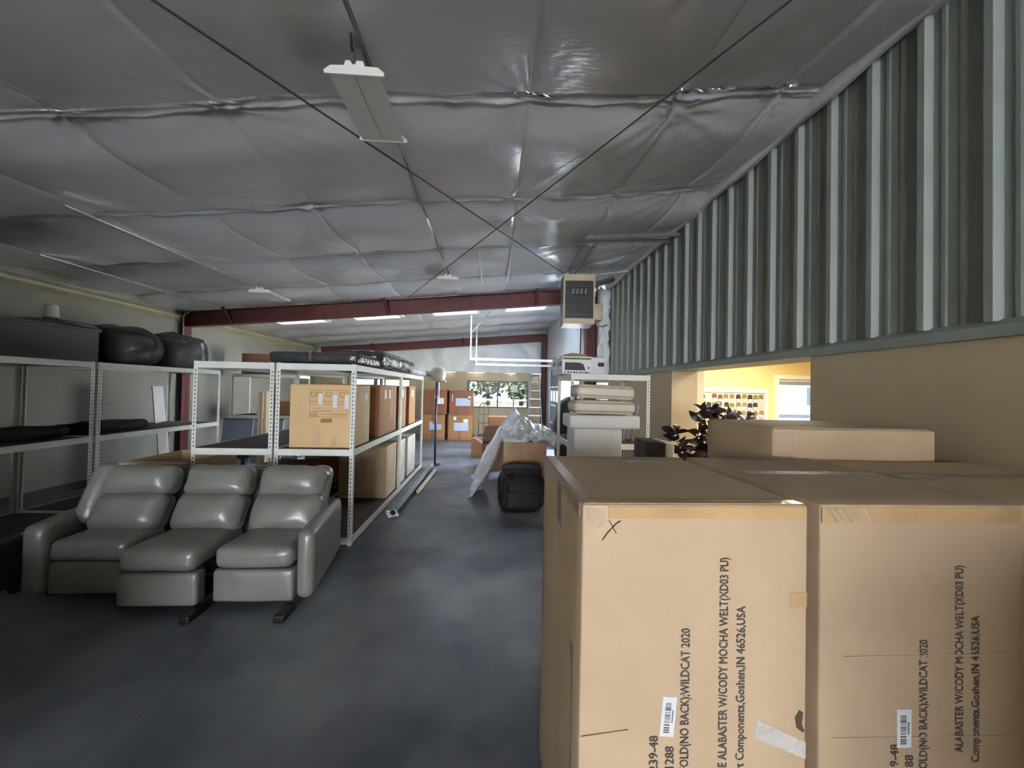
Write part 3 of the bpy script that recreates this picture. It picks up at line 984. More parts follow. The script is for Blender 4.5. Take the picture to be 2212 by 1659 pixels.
for k in range(8):
    a = 2 * math.pi * k / 8
    b = 2 * math.pi * (k + .75) / 8
    ro = .085 if k % 2 else .07
    v = [(math.cos(a) * .038, -.006, math.sin(a) * .038), (math.cos(b) * .038, -.006, math.sin(b) * .038), (math.cos(b) * ro, -.03, math.sin(b) * ro * .62), (math.cos(a) * ro, -.03, math.sin(a) * ro * .62)]
    v2 = [(x_, y_ + .004, z_) for x_, y_, z_ in v]
    collar.add(v + v2, [(0, 1, 2, 3), (7, 6, 5, 4), (0, 4, 5, 1), (1, 5, 6, 2), (2, 6, 7, 3), (3, 7, 4, 0)])
obj('white_collar', collar, M_PAPER, lp)
sp2 = pipe('short cream rod on the floor, aisle side of the long grey tube', (-1.055, 5.50, .032), (-1.03, 6.95, .032), .03, mat('cream_tube', (196, 184, 160), .5), None, name='rod')

# ================================================================== SOFA
sf = thing('reclining_sofa', 'dark taupe leather three-seat reclining sofa in front of the racks', 'sofa', (0, 0, 0))
def tilt(x, y, z, ang):
    return Matrix.Translation((x, y, z)) @ Matrix.Rotation(ang, 4, 'X')
def section(x0, x1, yf, i):
    w = (x1 - x0) / 2
    xc = (x0 + x1) / 2
    obj('seat_cushion', MB().rbox(x0, x1, yf - .01, 3.10, .285, .43, r=.045, n=8, bulge=(.004, .008, .018), wr=.006, wf=5, seed=i), M_LEATH, sf, smooth=True)
    obj('footrest_panel', MB().rbox(x0 - .012, x1 + .012, yf, yf + .10, .055, .275, r=.022, n=6, bulge=(0, .010, 0), wr=.003, wf=5, seed=i + 5), M_LEATH, sf, smooth=True)
    obj('seat_base', B(x0 + .01, x1 - .01, yf + .10, 3.3, .06, .28), M_BLACKF, sf)
    m = tilt(xc, 3.02, .40, -math.radians(24))
    obj('lumbar_cushion', MB().rbox(-w, w, -.09, .10, 0, .285, r=.065, n=8, bulge=(.01, .045, .01), wr=.012, wf=7, seed=i + 9, m=m), M_LEATH, sf, smooth=True)
    obj('headrest_cushion', MB().rbox(-w, w, -.085, .10, .265, .505, r=.06, n=8, bulge=(.008, .045, .006), wr=.016, wf=8, seed=i + 14, m=m), M_LEATH, sf, smooth=True)
section(-3.06, -2.555, 2.76, 1)
section(-2.455, -1.965, 2.60, 2)
section(-1.87, -1.362, 2.645, 3)
m = tilt(0, 3.12, .36, -math.radians(24))
obj('back_shell', MB().rbox(-3.12, -1.42, .04, .13, -.2, .53, r=.03, n=4, m=m), M_LEATH, sf, smooth=True)
def arm(x0, x1, yf, yb, flare, sd):
    mb = MB().rbox(x0, x1, yf, yb, .055, .535, r=.055, n=8, bulge=(.006, .004, .006), wr=.004, wf=5, seed=sd)
    mb.v = [(x_ - flare * (y_ - yf) / (yb - yf), y_, z_) for x_, y_, z_ in mb.v]
    obj('arm', mb, M_LEATH, sf, smooth=True)
arm(-1.345, -1.222, 2.665, 3.52, .14, 20)
arm(-3.235, -3.075, 2.735, 3.5, .22, 21)
m = tilt(-1.44, 3.02, .40, -math.radians(24))
obj('wing', MB().rbox(-.085, .085, -.02, .13, .05, .53, r=.06, n=6, bulge=(.004, .02, 0), m=m), M_LEATH, sf, smooth=True)
m = tilt(-3.16, 3.02, .40, -math.radians(24))
obj('wing', MB().rbox(-.085, .085, -.02, .13, .05, .53, r=.06, n=6, bulge=(.004, .02, 0), m=m), M_LEATH, sf, smooth=True)
obj('release_lever', MB().tube([(-1.96, 2.70, .225), (-1.875, 2.66, .245)], .007, 8), M_CHROME, sf)
for x_ in (-1.95, -1.36):
    obj('glide_foot', MB().rbox(x_ - .035, x_ + .035, 2.50, 2.66, 0, .05, r=.012, n=2), M_BLACK, sf)
for x_ in (-3.1, -1.5):
    obj('glide_foot', MB().rbox(x_ - .035, x_ + .035, 3.2, 3.34, 0, .06, r=.012, n=2), M_BLACK, sf)
for x_ in (-3.15, -2.3):
    obj('glide_foot', MB().rbox(x_ - .035, x_ + .035, 2.86, 3.0, 0, .06, r=.012, n=2), M_BLACK, sf)

# unseen cartons added left of the camera to shade sofa and floor
for i_, (xa_, ya_) in enumerate(((-2.93, -.1), (-2.31, -.15), (-2.31, .55), (-2.93, .55))):
    t_ = thing('shade_carton', ('unseen low brown carton added to shade the sofa, %s' % ('rear one along the added wall', 'rear one on the aisle side', 'front one on the aisle side', 'front one along the added wall')[i_]), 'carton', (xa_, ya_, 0))
    obj('body', MB().rbox(-.3, .3, -.31, .31, 0, .66, r=.007, n=3), M_CARD2, t_, smooth=True)
    obj('tape_strip', B(-.29, .29, -.03, .03, .6605, .662), M_TAPE, t_)
# low dark ottoman at the left edge, in shadow
rc = thing('ottoman', 'low dark ottoman in shadow beside the sofa\'s left arm', 'ottoman', (-3.76, 2.62, 0), math.radians(-8))
obj('cushion', MB().rbox(-.33, .33, -.36, .36, .27, .43, r=.05, n=6, bulge=(0, .01, .015), wr=.006), M_BLACKF, rc, smooth=True)
obj('base', B(-.32, .32, -.35, .35, .06, .28), M_BLACKF, rc)
for i_, (x_, y_) in enumerate(((.29, -.31), (-.29, -.31), (.29, .31), (-.29, .31))):
    cs = MB().tube([(x_ - .012, y_, .031), (x_ + .012, y_, .031)], .031, 16)
    obj('caster', cs, M_CHROME if i_ == 0 else M_BLACK, rc)

# open carton behind the sofa
oc = thing('open_carton', 'open empty carton with a lit front rim behind the sofa\'s left seat', 'carton', (-3.10, 4.02, 0))
W2, D2, H_ = .36, .33, .80
for nm, a in (('front_panel', (-W2, W2, -D2, -D2 + .006, 0, H_)), ('back_panel', (-W2, W2, D2 - .006, D2, 0, H_)), ('side_panel', (-W2, -W2 + .006, -D2 + .006, D2 - .006, 0, H_)), ('side_panel', (.30 - .006, .30, -D2 + .006, D2 - .006, 0, H_)), ('bottom', (-W2, .29, -D2, D2, 0.001, .008))):
    a = list(a)
    a[1] = min(a[1], .23)
    if nm == 'side_panel' and a[0] > 0: a[0] = .224
    obj(nm, B(*a), M_CARD, oc)
obj('flap', MB().prism([(-D2, H_), (-D2 - .055, H_ - .012), (-D2 - .055, H_ - .09), (-D2 - .049, H_ - .09), (-D2 - .049, H_ - .015), (-D2, H_ - .005)], 'x', -W2, .23), M_CARD, oc)

# ================================================================== RIGHT-HAND SHELF AND WHAT STANDS ROUND IT
rack('white rack against the right wall under the two printed boxes', .885, 1.80, 4.15, 5.0, (.085, .955, 1.742), 1.745, None)
cab = thing('white_cabinet', 'plain white block cabinet under the stack of off-white cushions', 'cabinet', (1.09, 3.93, 0))
obj('body', MB().rbox(-.25, .25, -.18, .18, .03, 1.165, r=.012, n=4), M_WWHITE, cab, smooth=True)
obj('plinth', B(-.23, .23, -.16, .16, 0, .04), M_BLACK, cab)
obj('door_edge', B(-.245, .245, -.183, -.179, .05, .62), M_WWHITE, cab)
cu = thing('cushion', 'square-edged off-white block cushion lying on the white cabinet', 'cushion', (1.155, 3.92, 1.167))
obj('pad', MB().rbox(-.365, .365, -.19, .20, 0, .135, r=.018, n=6, bulge=(.004, .004, .0)), M_WWHITE, cu, smooth=True)
def soft_cushion(label, x0, x1, z, h, rot, sd):
    t = thing('cushion', label, 'cushion', ((x0 + x1) / 2, 3.93, z), 0, 'off-white cushions with grey piping')
    w = (x1 - x0) / 2
    mm = Matrix.Rotation(rot, 4, 'Y')
    obj('pad', MB().rbox(-w, w, -.19, .19, .004, h, r=.055, n=8, bulge=(.012, .012, .004), wr=.003, wf=6, seed=sd, m=mm), M_UPH, t, smooth=True)
    for zz in (h * .25, h * .80):
        pts = []
        for k in range(41):
            a = 2 * math.pi * k / 40
            c_, s_ = math.cos(a), math.sin(a)
            p = 0.22
            x_ = (w + .006) * math.copysign(abs(c_) ** p, c_)
            y_ = .197 * math.copysign(abs(s_) ** p, s_)
            pts.append(mm @ Vector((x_, y_, zz)))
        obj('piping', MB().tube(pts, .004, 6, cap=False), M_PIPING, t, smooth=True)
soft_cushion('puffy off-white cushion with grey piping, lower of two', .84, 1.48, 1.307, .148, math.radians(.6), 31)
soft_cushion('puffy off-white cushion with grey piping, topmost of the stack', .862, 1.472, 1.466, .150, math.radians(1.6), 32)

# printed appliance boxes on top
def pbox(label, x0, x1, y0, y1, z0, h, rz=0):
    t = thing('printed_box', label, 'box', ((x0 + x1) / 2, (y0 + y1) / 2, z0), rz)
    a, b = (x1 - x0) / 2, (y1 - y0) / 2
    obj('body', MB().rbox(-a, a, -b, b, 0, h, r=.004, n=2), M_PAPER, t, smooth=True)
    return t, a, b
p1, a, b = pbox('white printed box showing a black flat appliance, at the shelf\'s front edge', .80, 1.15, 4.25, 4.62, 1.7445, .205)
obj('printed_picture', MB().prism([(-.145, .045), (.10, .045), (.07, .12), (.02, .135), (-.145, .135)], 'y', -b - .0012, -b), mat('print_black', (50, 52, 50), .6), p1)
obj('printed_band', B(-a + .01, a - .01, -b - .0012, -b, .17, .19), M_GREEN, p1)
obj('printed_dot', MB().prism([(.135 + .012 * math.cos(k * .785), .075 + .012 * math.sin(k * .785)) for k in range(8)], 'y', -b - .0012, -b), M_BLACK, p1)
tx = MB()
for i in range(9):
    tx.box(-.15 + i * .034, -.15 + i * .034 + .018 + .008 * (i % 2), -b - .0012, -b, .012, .028)
obj('printed_line', tx, M_BLACK, p1)
obj('side_print', B(-a - .0012, -a, -.13, -.05, .10, .15), M_BLACK, p1)
obj('side_print', B(-a - .0012, -a, .02, .09, .10, .15), M_BLACK, p1)
obj('top_flap', MB().prism([(-a, .206), (a, .206), (a - .03, .25), (-.02, .262), (-a + .06, .245)], 'y', -.02, .0), M_CARD2, p1)
p2, a, b = pbox('grey-white printed box behind the one with the black appliance', .80, 1.42, 4.64, 4.97, 1.7445, .235)
obj('side_print', B(-a - .0012, -a, -.10, -.03, .12, .17), M_BLACK, p2)
obj('side_print', B(-a - .0012, -a, .04, .10, .12, .17), M_BLACK, p2)
obj('front_print', B(.22, .30, -b - .0012, -b, .12, .17), M_BLACK, p2)
obj('top_flap', B(-a, a, -b, b, .236, .239), M_CARD2, p2)

# folding grey frames on the shelf
for i, (x_, lab) in enumerate(((1.60, 'grey folding frame on the right shelf, nearer the cushions'), (1.70, 'grey folding frame on the right shelf, nearer the wall'))):
    t = thing('folding_frame', lab, 'frame', (x_, 4.42, .957))
    t.rotation_euler = (0, math.radians(9), 0)
    obj('rail', MB().box(-.012, .012, -.02, .02, 0, .45), M_GALV, t)
    obj('rail', MB().box(-.012, .012, .16, .20, 0, .45), M_GALV, t)
    obj('cross_bar', B(-.008, .008, .02, .16, .20, .235), M_BLACK, t)
    obj('cross_bar', B(-.008, .008, .02, .16, .40, .425), M_GALV, t)
bw = thing('black_case', 'black case with a white end panel, behind the left carton\'s far edge', 'case', (1.47, 3.3, 0))
obj('body', MB().rbox(-.12, .035, -.16, .16, 0, 1.12, r=.012, n=3), M_BLACK, bw, smooth=True)
obj('end_panel', MB().rbox(.036, .115, -.165, .15, 0, 1.115, r=.012, n=3), M_WWHITE, bw, smooth=True)

# black rubbish bag
bbag = thing('rubbish_bag', 'bulging black rubbish bag between the ladder and the right rack', 'bag', (1.36, 6.34, 0))
obj('bag', MB().rbox(-.25, .27, -.22, .26, 0, 1.40, r=.16, n=10, bulge=(.03, .03, .02), wr=.05, wf=4, seed=6), mat('black_bag', (30, 32, 38), .38, bump=.5, bscale=9), bbag, smooth=True)

# ================================================================== PLANT IN THE OPENING
pl = thing('potted_plant', 'dark-leaved plant in a pot standing in the lit opening', 'plant', (2.05, 3.45, 0))
obj('pot', MB().lathe([(.13, 0), (.17, .30), (.185, .30), (.185, .34), (.165, .34), (.16, .30)], 20), mat('terracotta', (120, 84, 66), .8), pl, smooth=False)
obj('soil', MB().lathe([(.155, .29), (.155, .305)], 16), M_TRUNK, pl)
lm = MB()
LS = 7
vs_, fs = [], []
for i in range(LS + 1):
    t = i / LS
    w = .043 * (math.sin(math.pi * min(1, t * 1.02)) ** .7) * (1 - .35 * t)
    zz = .02 * math.sin(t * 2.4) - .035 * t * t
    vs_ += [(-w, t * .15, zz + .008), (0, t * .15, zz), (w, t * .15, zz + .008)]
for i in range(LS):
    for j in range(2):
        a_ = i * 3 + j
        fs.append((a_, a_ + 1, a_ + 4, a_ + 3))
n0 = len(vs_)
vs_ += [(x_, y_, z_ - .0012) for x_, y_, z_ in vs_]
fs += [tuple(n0 + i for i in reversed(f)) for f in fs]
lm.add(vs_, fs)
leaf_me = lm.mesh('leaf', smooth=True)
leaf_me.materials.append(M_LEAF)
R = random.Random(21)
stems = [((-.02, 0, .3), (-.10, -.02, .75), (-.16, -.05, 1.18), (-.05, -.06, 1.40)),
         ((.0, .02, .3), (-.02, .04, .80), (-.02, -.02, 1.22), (.06, -.02, 1.42)),
         ((.02, 0, .3), (.07, .06, .75), (.16, .10, 1.15), (.30, .14, 1.36)),
         ((-.02, .02, .3), (-.15, .0, .70), (-.27, -.03, 1.02), (-.33, -.03, 1.20)),
         ((.03, .0, .3), (.16, .08, .80), (.36, .16, 1.20), (.56, .20, 1.32)),
         ((.0, -.02, .3), (-.05, -.06, .6), (-.13, -.10, .86), (-.22, -.12, 1.0))]
def bez(p, t):
    a, b, c, d = [Vector(q) for q in p]
    return (1 - t) ** 3 * a + 3 * t * (1 - t) ** 2 * b + 3 * t * t * (1 - t) * c + t ** 3 * d
for si, st in enumerate(stems):
    obj('stem', MB().tube([bez(st, i / 9) for i in range(10)], .008, 6, .003), M_STEM, pl, smooth=True)
    for k in range(30):
        t = .36 + .64 * k / 29
        p = bez(st, t)
        d = (bez(st, min(1, t + .02)) - bez(st, t - .02)).normalized()
        ang = k * 2.4 + R.uniform(-.4, .4)
        side = Vector((math.cos(ang), math.sin(ang), R.uniform(-.25, .5))).normalized()
        y = (side * .85 + d * .35).normalized()
        x = y.cross(Vector((R.uniform(-1, 1), R.uniform(-1.6, -.2), R.uniform(-.3, 1))))
        x = x.normalized() if x.length > .01 else Vector((1, 0, 0))
        z = x.cross(y)
        sc = R.uniform(.65, 1.0)
        o = bpy.data.objects.new('leaf', leaf_me)
        C.objects.link(o)
        o.parent = pl
        o.matrix_local = Matrix(((x.x * sc, y.x * sc, z.x * sc, p.x), (x.y * sc, y.y * sc, z.y * sc, p.y), (x.z * sc, y.z * sc, z.z * sc, p.z), (0, 0, 0, 1)))

# ================================================================== OFFICE BOARD
bd = thing('pin_board', 'wide tan pin board in a white frame on the yellow office wall', 'board', (4.59, 6.88, 1.25))
obj('cork', B(-.66, .66, -.008, .018, -.33, .33), M_CORK, bd)
for a in ((-.70, .70, .33, .40), (-.70, .70, -.40, -.33), (-.70, -.66, -.33, .33), (.66, .70, -.33, .33)):
    obj('board_frame', B(a[0], a[1], -.03, .018, a[2], a[3]), M_WFRAME, bd)
R = random.Random(4)
tagm = []
for m_ in M_SW:
    me = MB().prism([(-.046, -.064), (.046, -.064), (.046, .034), (.032, .060), (-.032, .060), (-.046, .034)], 'y', -.004, 0).mesh('sample_card')
    me.materials.append(m_)
    tagm.append(me)
lab_me = B(-.040, .040, -.006, -.004, -.060, -.026).mesh('label_strip')
lab_me.materials.append(M_PAPER)
counts = {}
ORD = ('leftmost', 'second', 'third', 'fourth', 'fifth', 'sixth', 'seventh', 'eighth', 'ninth', 'tenth', 'eleventh')
ROW = ('top', 'second', 'third', 'bottom')
COLN = ('brown', 'black', 'olive', 'grey')
for r_ in range(4):
    for c_ in range(11):
        skip = R.random() < .12
        if skip: continue
        seen_ = counts.get(r_, 0)
        counts[r_] = seen_ + 1
        x_ = 4.59 - .58 + c_ * .116 + R.uniform(-.012, .012)
        z_ = 1.25 + .235 - r_ * .155 + R.uniform(-.01, .01)
        ci_ = R.randrange(4)
        o = bpy.data.objects.new('sample_card', tagm[ci_])
        C.objects.link(o)
        o.location = (x_, 6.871, z_)
        o.rotation_euler = (0, R.uniform(-.12, .12), 0)
        tag(o, '%s arched sample card, %s from the left in the %s row of the pin board' % (COLN[ci_], ORD[seen_] if seen_ else 'first', ROW[r_]), 'card', 'sample cards on the pin board')
        q = bpy.data.objects.new('label_strip', lab_me)
        C.objects.link(q)
        q.parent = o

# ================================================================== CEILING FIXTURES
def high_bay(label, x, y, z, chain_top, first=None):
    t = thing('high_bay_light', label, 'ceiling light', (x, y, z), 0, 'white linear ceiling lights')
    L = .53
    cap = [(-.155, 0), (.155, 0), (.158, .018), (.125, .045), (.055, .048), (.045, .075), (.012, .075), (.004, .055), (-.010, .055), (-.022, .075), (-.045, .075), (-.055, .048), (-.125, .045), (-.158, .018)]
    for ya in (0, L):
        obj('end_cap', MB().prism(cap, 'y', ya - .012, ya), M_WHITE, t)
    obj('housing', MB().prism([(-.135, .012), (.135, .012), (.12, .04), (-.12, .04)], 'y', 0.001, L - .013), M_WHITE, t)
    obj('lens', B(-.135, -.003, .001, L - .013, .002, .0115), M_LENS, t)
    obj('lens', B(.003, .135, .001, L - .013, .002, .0115), M_LENS, t)
    ch = MB()
    for yy in (-.006, L - .006):
        n = int((chain_top - .06) / .03)
        for k in range(n):
            zz = .06 + k * .03
            dx = .012 if k % 2 else .004
            dy = .004 if k % 2 else .012
            ch.box(-.002 - dx * .5, -.002 + dx * .5, yy - dy * .5, yy + dy * .5, zz, zz + .034)
    obj('chain', ch, M_GALV, t)
    return t
high_bay('nearest white ceiling light, hanging low by its chain', -.772, 2.0, 3.208, zc(-.772) - 3.208 - .05)
high_bay('white ceiling light near the heater, just before the maroon beam', -.705, 5.6, 3.19, zc(-.705) - 3.19 - .14)
high_bay('white ceiling light farthest to the left, just before the maroon beam', -3.41, 5.55, 2.885, zc(-3.41) - 2.885 - .14)
pw = thing('power_cord', 'dark cord running up from the nearest ceiling light', 'cord', (0, 0, 0))
obj('cord', MB().tube([(-.775, 1.965, 3.31), (-.775, 1.93, 3.40), (-.79, 1.86, 3.50), (-.775, 1.78, zc(-.775) - .03)], .007, 6), M_BLACK, pw, smooth=True)
obj('plug', B(-.765, -.735, 1.955, 1.985, 3.345, 3.37), M_CHROME, pw)

def ceil_line(name, label, cat, x, ya, yb, off, r, m, square=True):
    t = thing(name, label, cat, (x, ya, zc(x) - off))
    if square:
        obj('strip', B(-r, r, 0, yb - ya, -r * .5, r * .5), m, t)
    else:
        obj('tube', MB().tube([(0, 0, 0), (0, (yb - ya) * .5, -.01), (0, yb - ya, 0)], r, 8), m, t)
    return t
ceil_line('conduit', 'dark conduit under the ceiling along the line of the ceiling lights', 'conduit', -.735, 0.4, 6.9, .05, .012, mat('dull_conduit', (104, 106, 108), .5, metal=.3), False)
ceil_line('ceiling_strap', 'bright steel strap under the left ceiling, second from the left wall', 'strap', -3.76, 3.4, 6.9, .085, .012, M_GALV)
ceil_line('ceiling_strap', 'bright steel strap under the ceiling nearest the left wall', 'strap', -5.1, 4.4, 6.7, .085, .012, M_GALV)
ceil_line('ceiling_strap', 'short pale strap under the middle ceiling, left of a pair', 'strap', -.22, 5.0, 6.5, .085, .013, M_WHITE)
ceil_line('ceiling_strap', 'short pale strap under the middle ceiling, right of a pair', 'strap', .22, 4.8, 6.5, .085, .013, M_WHITE)

def brace_cable(label, p0, p1, sag):
    t = thing('brace_cable', label, 'cable', (0, 0, 0))
    a, b = Vector(p0), Vector(p1)
    pts = []
    for k in range(13):
        u = k / 12
        p = a.lerp(b, u)
        p.z -= sag * 4 * u * (1 - u)
        pts.append(p)
    obj('cable', MB().tube(pts, .0065, 6), mat('dark_cable', (62, 62, 64), .5), t, smooth=True)
brace_cable('thin dark brace cable under the ceiling running from upper left towards the heater', (-2.75, -0.3, 3.12), (1.75, 7.05, 3.54), .0)
brace_cable('thin dark brace cable under the ceiling running from the ribbed wall towards the beam', (2.15, .45, 3.55), (-1.6, 6.9, 3.20), .0)

# ================================================================== UNIT HEATER AND ITS SUPPORTS
hx, hy, hz = 1.295, 5.6, 2.575
ht = thing('unit_heater', 'cream gas unit heater with dark louvres hung at the end of the ribbed wall', 'heater', (hx, hy, hz), math.radians(-4))
HW, HH, HD = .24, .76, .42
obj('case', MB().box(-HW, HW, .02, HD, 0, HH), mat('heater_side', (120, 116, 102), .5), ht, bevel=.008)
fr = MB()
fr.box(-HW, HW, -.02, .02, 0, .085).box(-HW, HW, -.02, .02, HH - .10, HH).box(-HW, -HW + .025, -.02, .02, .085, HH - .10).box(HW - .025, HW, -.02, .02, .085, HH - .10)
obj('front_frame', fr, M_CREAM, ht)
obj('dark_interior', B(-HW + .026, HW - .026, .013, .019, .086, HH - .101), M_BLACK, ht)
for k in range(5):
    z_ = .14 + k * .108
    lv = MB().prism([(-.018, z_), (.010, z_ + .012), (.010, z_ + .016), (-.018, z_ + .005)], 'x', -HW + .027, HW - .027)
    obj('louvre', lv, mat('dull_louvre', (112, 112, 106), .4, metal=.4), ht)
for k in range(4):
    x_ = -.10 + k * .065
    obj('burner_tube', MB().tube([(x_, .005, .46), (x_ + .012, .005, .54)], .010, 8), M_CREAM, ht)
obj('control_box', MB().rbox(HW + .002, HW + .14, .05, .26, .08, .33, r=.008, n=2), M_CREAM, ht, smooth=True)
obj('gas_pipe', MB().tube([(HW + .07, .15, .09), (HW + .07, .15, .01), (HW + .15, .16, -.01), (HW + .25, .22, .03)], .012, 8), M_GALV, ht, smooth=True)
obj('flue', MB().tube([(HW + .03, .28, .50), (HW + .10, .34, .72), (HW + .42, .60, .88)], .045, 12), M_GALV, ht, smooth=True)
for x_ in (-HW + .03, HW - .03):
    obj('hanger_rod', MB().tube([(x_, .2, HH), (x_, .2, zc(hx) - hz - .06)], .006, 6), M_GALV, ht)
sfm = thing('support_frame', 'galvanised channel frame under the ceiling above the unit heater', 'frame', (0, 0, 0))
def bar(mb, p0, p1, w, h):
    a, b = Vector(p0), Vector(p1)
    d = (b - a).normalized()
    s_ = d.cross(Vector((0, 0, 1))).normalized() * w
    u_ = Vector((0, 0, h))
    v = [a - s_ - u_, a + s_ - u_, a + s_ + u_, a - s_ + u_, b - s_ - u_, b + s_ - u_, b + s_ + u_, b - s_ + u_]
    return mb.add(v, [(3, 2, 1, 0), (4, 5, 6, 7), (0, 1, 5, 4), (1, 2, 6, 5), (2, 3, 7, 6), (3, 0, 4, 7)])
for p0, p1 in (((1.13, 4.47, 3.44), (2.31, 4.53, 3.545)), ((1.22, 4.62, 3.445), (2.27, 4.70, 3.54)), ((1.13, 4.48, 3.44), (1.16, 6.62, 3.44)), ((1.30, 4.62, 3.452), (1.33, 6.45, 3.455)), ((1.58, 6.15, 3.48), (2.18, 5.93, 3.53))):
    obj('channel', bar(MB(), p0, p1, .020, .018), M_GALV, sfm)

# overhead door tracks
tr = thing('door_track', 'galvanised overhead door track hung in the far bay above the window', 'track', (0, 0, 0))
for (y_, x0_) in ((9.0, -.55), (10.9, -.50)):
    obj('rail', B(x0_, 1.72, y_ - .018, y_ + .018, 2.24, 2.30), M_GALV, tr)
    obj('hanger', B(x0_ - .015, x0_ + .02, y_ - .012, y_ + .012, 2.24, zc(x0_) - .05), M_GALV, tr)
obj('cross_rail', B(-.55, -.515, 9.02, 10.88, 2.30, 2.335), M_GALV, tr)
obj('hanger_brace', bar(MB(), (-.52, 9.0, 2.92), (-.1, 9.0, zc(-.1) - .06), .012, .012), M_GALV, tr)

# cable down the left frame column
cb = thing('column_cable', 'grey cable looping down beside the left end of the maroon beam', 'cable', (0, 0, 0))
obj('cable', MB().tube([(-5.70, 7.22, 2.86), (-5.76, 7.2, 2.84), (-5.79, 7.2, 2.74), (-5.78, 7.2, 2.55), (-5.80, 7.2, 2.2)], .012, 8), M_GREYM, cb, smooth=True)

# ================================================================== FAR BAY
far_group = 'labelled cartons stacked by the far wall'
def far_carton(label, x0, x1, z0, z1, m, labels, sd):
    t = carton(label, x0, x1, 11.2, 11.9, z0, z1, m, far_group, seed=sd, tape=False)
    a, h = (x1 - x0) / 2, z1 - z0
    for (lx0, lx1, lz0, lz1, mm) in labels:
        obj('paper_label', B(lx0, lx1, -.35 - .008, -.35 - .0055, lz0, lz1), mm, t)
    obj('clear_tape', B(-.03, .02, -.35 - .0075, -.35 - .0055, .02, h - .02), M_CTAPE, t)
far_carton('labelled far carton, bottom one next to the hand truck', -1.31, -.60, 0.002, .752, M_CARD2, [(-.18, .25, .28, .52, M_BLUEP), (.10, .24, .53, .63, M_PAPER), (-.19, -.12, .60, .70, M_PAPER)], 41)
far_carton('labelled far carton, top one next to the hand truck', -1.29, -.60, .757, 1.485, M_CARDR, [(-.15, .29, .27, .50, M_BLUEP), (.22, .30, .47, .56, M_PAPER), (-.26, -.24, .40, .62, M_PAPER)], 42)
far_carton('labelled far carton, bottom one behind the rack end', -2.12, -1.41, 0.002, .752, M_CARD2, [(-.10, .26, .30, .47, M_BLUEP), (-.10, .0, .47, .54, M_BLUEP)], 43)
far_carton('labelled far carton, top one behind the rack end', -2.09, -1.36, .757, 1.49, M_CARDR, [(.02, .28, .32, .50, M_PAPER), (.0, .12, .50, .57, M_PAPER)], 44)

# hand truck
hk = thing('hand_truck', 'dark tubular hand truck standing below the far window', 'hand truck', (-.22, 9.75, 0))
pts = [(-.13, .06, .10), (-.13, .10, .9)] + [(-.13 * math.cos(a), .12, .98 + .20 * math.sin(a)) for a in [i * math.pi / 8 for i in range(9)]] + [(.13, .10, .9), (.13, .06, .10)]
obj('frame', MB().tube(pts, .012, 8), M_FRAME, hk, smooth=True)
obj('centre_rail', MB().tube([(.0, .06, .10), (.01, .11, 1.17)], .010, 8), M_FRAME, hk, smooth=True)
for z_ in (.35, .65, .88):
    obj('cross_bar', MB().tube([(-.13, .08, z_), (.13, .08, z_)], .008, 6), M_FRAME, hk)
obj('toe_plate', B(-.18, .18, -.20, .06, .012, .022), M_FRAME, hk)
for x_ in (-.17, .17):
    obj('wheel', MB().tube([(x_ - .025, .14, .11), (x_ + .025, .14, .11)], .11, 18), M_BLACK, hk)

# step ladder
ld = thing('ladder', 'blue-grey step ladder leaning beside the far window', 'ladder', (1.33, 11.4, 0))
ld.rotation_euler = (math.radians(-6), 0, 0)
for sx in (-1, 1):
    obj('rail', MB().add([(sx * .25 - .018, -.02, 0), (sx * .25 + .018, -.02, 0), (sx * .12 + .018, -.02, 2.02), (sx * .12 - .018, -.02, 2.02), (sx * .25 - .018, .05, 0), (sx * .25 + .018, .05, 0), (sx * .12 + .018, .05, 2.02), (sx * .12 - .018, .05, 2.02)],
                         [(0, 1, 2, 3), (7, 6, 5, 4), (0, 4, 5, 1), (1, 5, 6, 2), (2, 6, 7, 3), (3, 7, 4, 0)]), M_LADDER, ld)
for k in range(7):
    z_ = .22 + k * .26
    w_ = .25 - .13 * z_ / 2.02
    obj('step', B(-w_, w_, -.03, .05, z_, z_ + .028), M_GALV, ld)
obj('top_cap', B(-.15, .15, -.05, .10, 2.0, 2.05), M_LADDER, ld)

# ------------------------------------------------------------------ pile in the aisle
pk = carton('carton with two small stickers behind the black duffel bag', .17, .79, 5.28, 5.85, 0, .80, mat('mid_cardboard', (176, 142, 106), .72), seed=51)
obj('sticker', B(.02, .055, -.2865, -.2845, .22, .26), M_RED, pk)
obj('sticker', B(.085, .12, -.2865, -.2845, .22, .26), M_PINK, pk)
for x_, h_ in ((-.28, .16), (-.13, .17), (-.04, .19)):
    obj('clear_tape', B(x_, x_ + .05, -.2875, -.2850, .795 - h_, .78), M_CTAPE, pk)
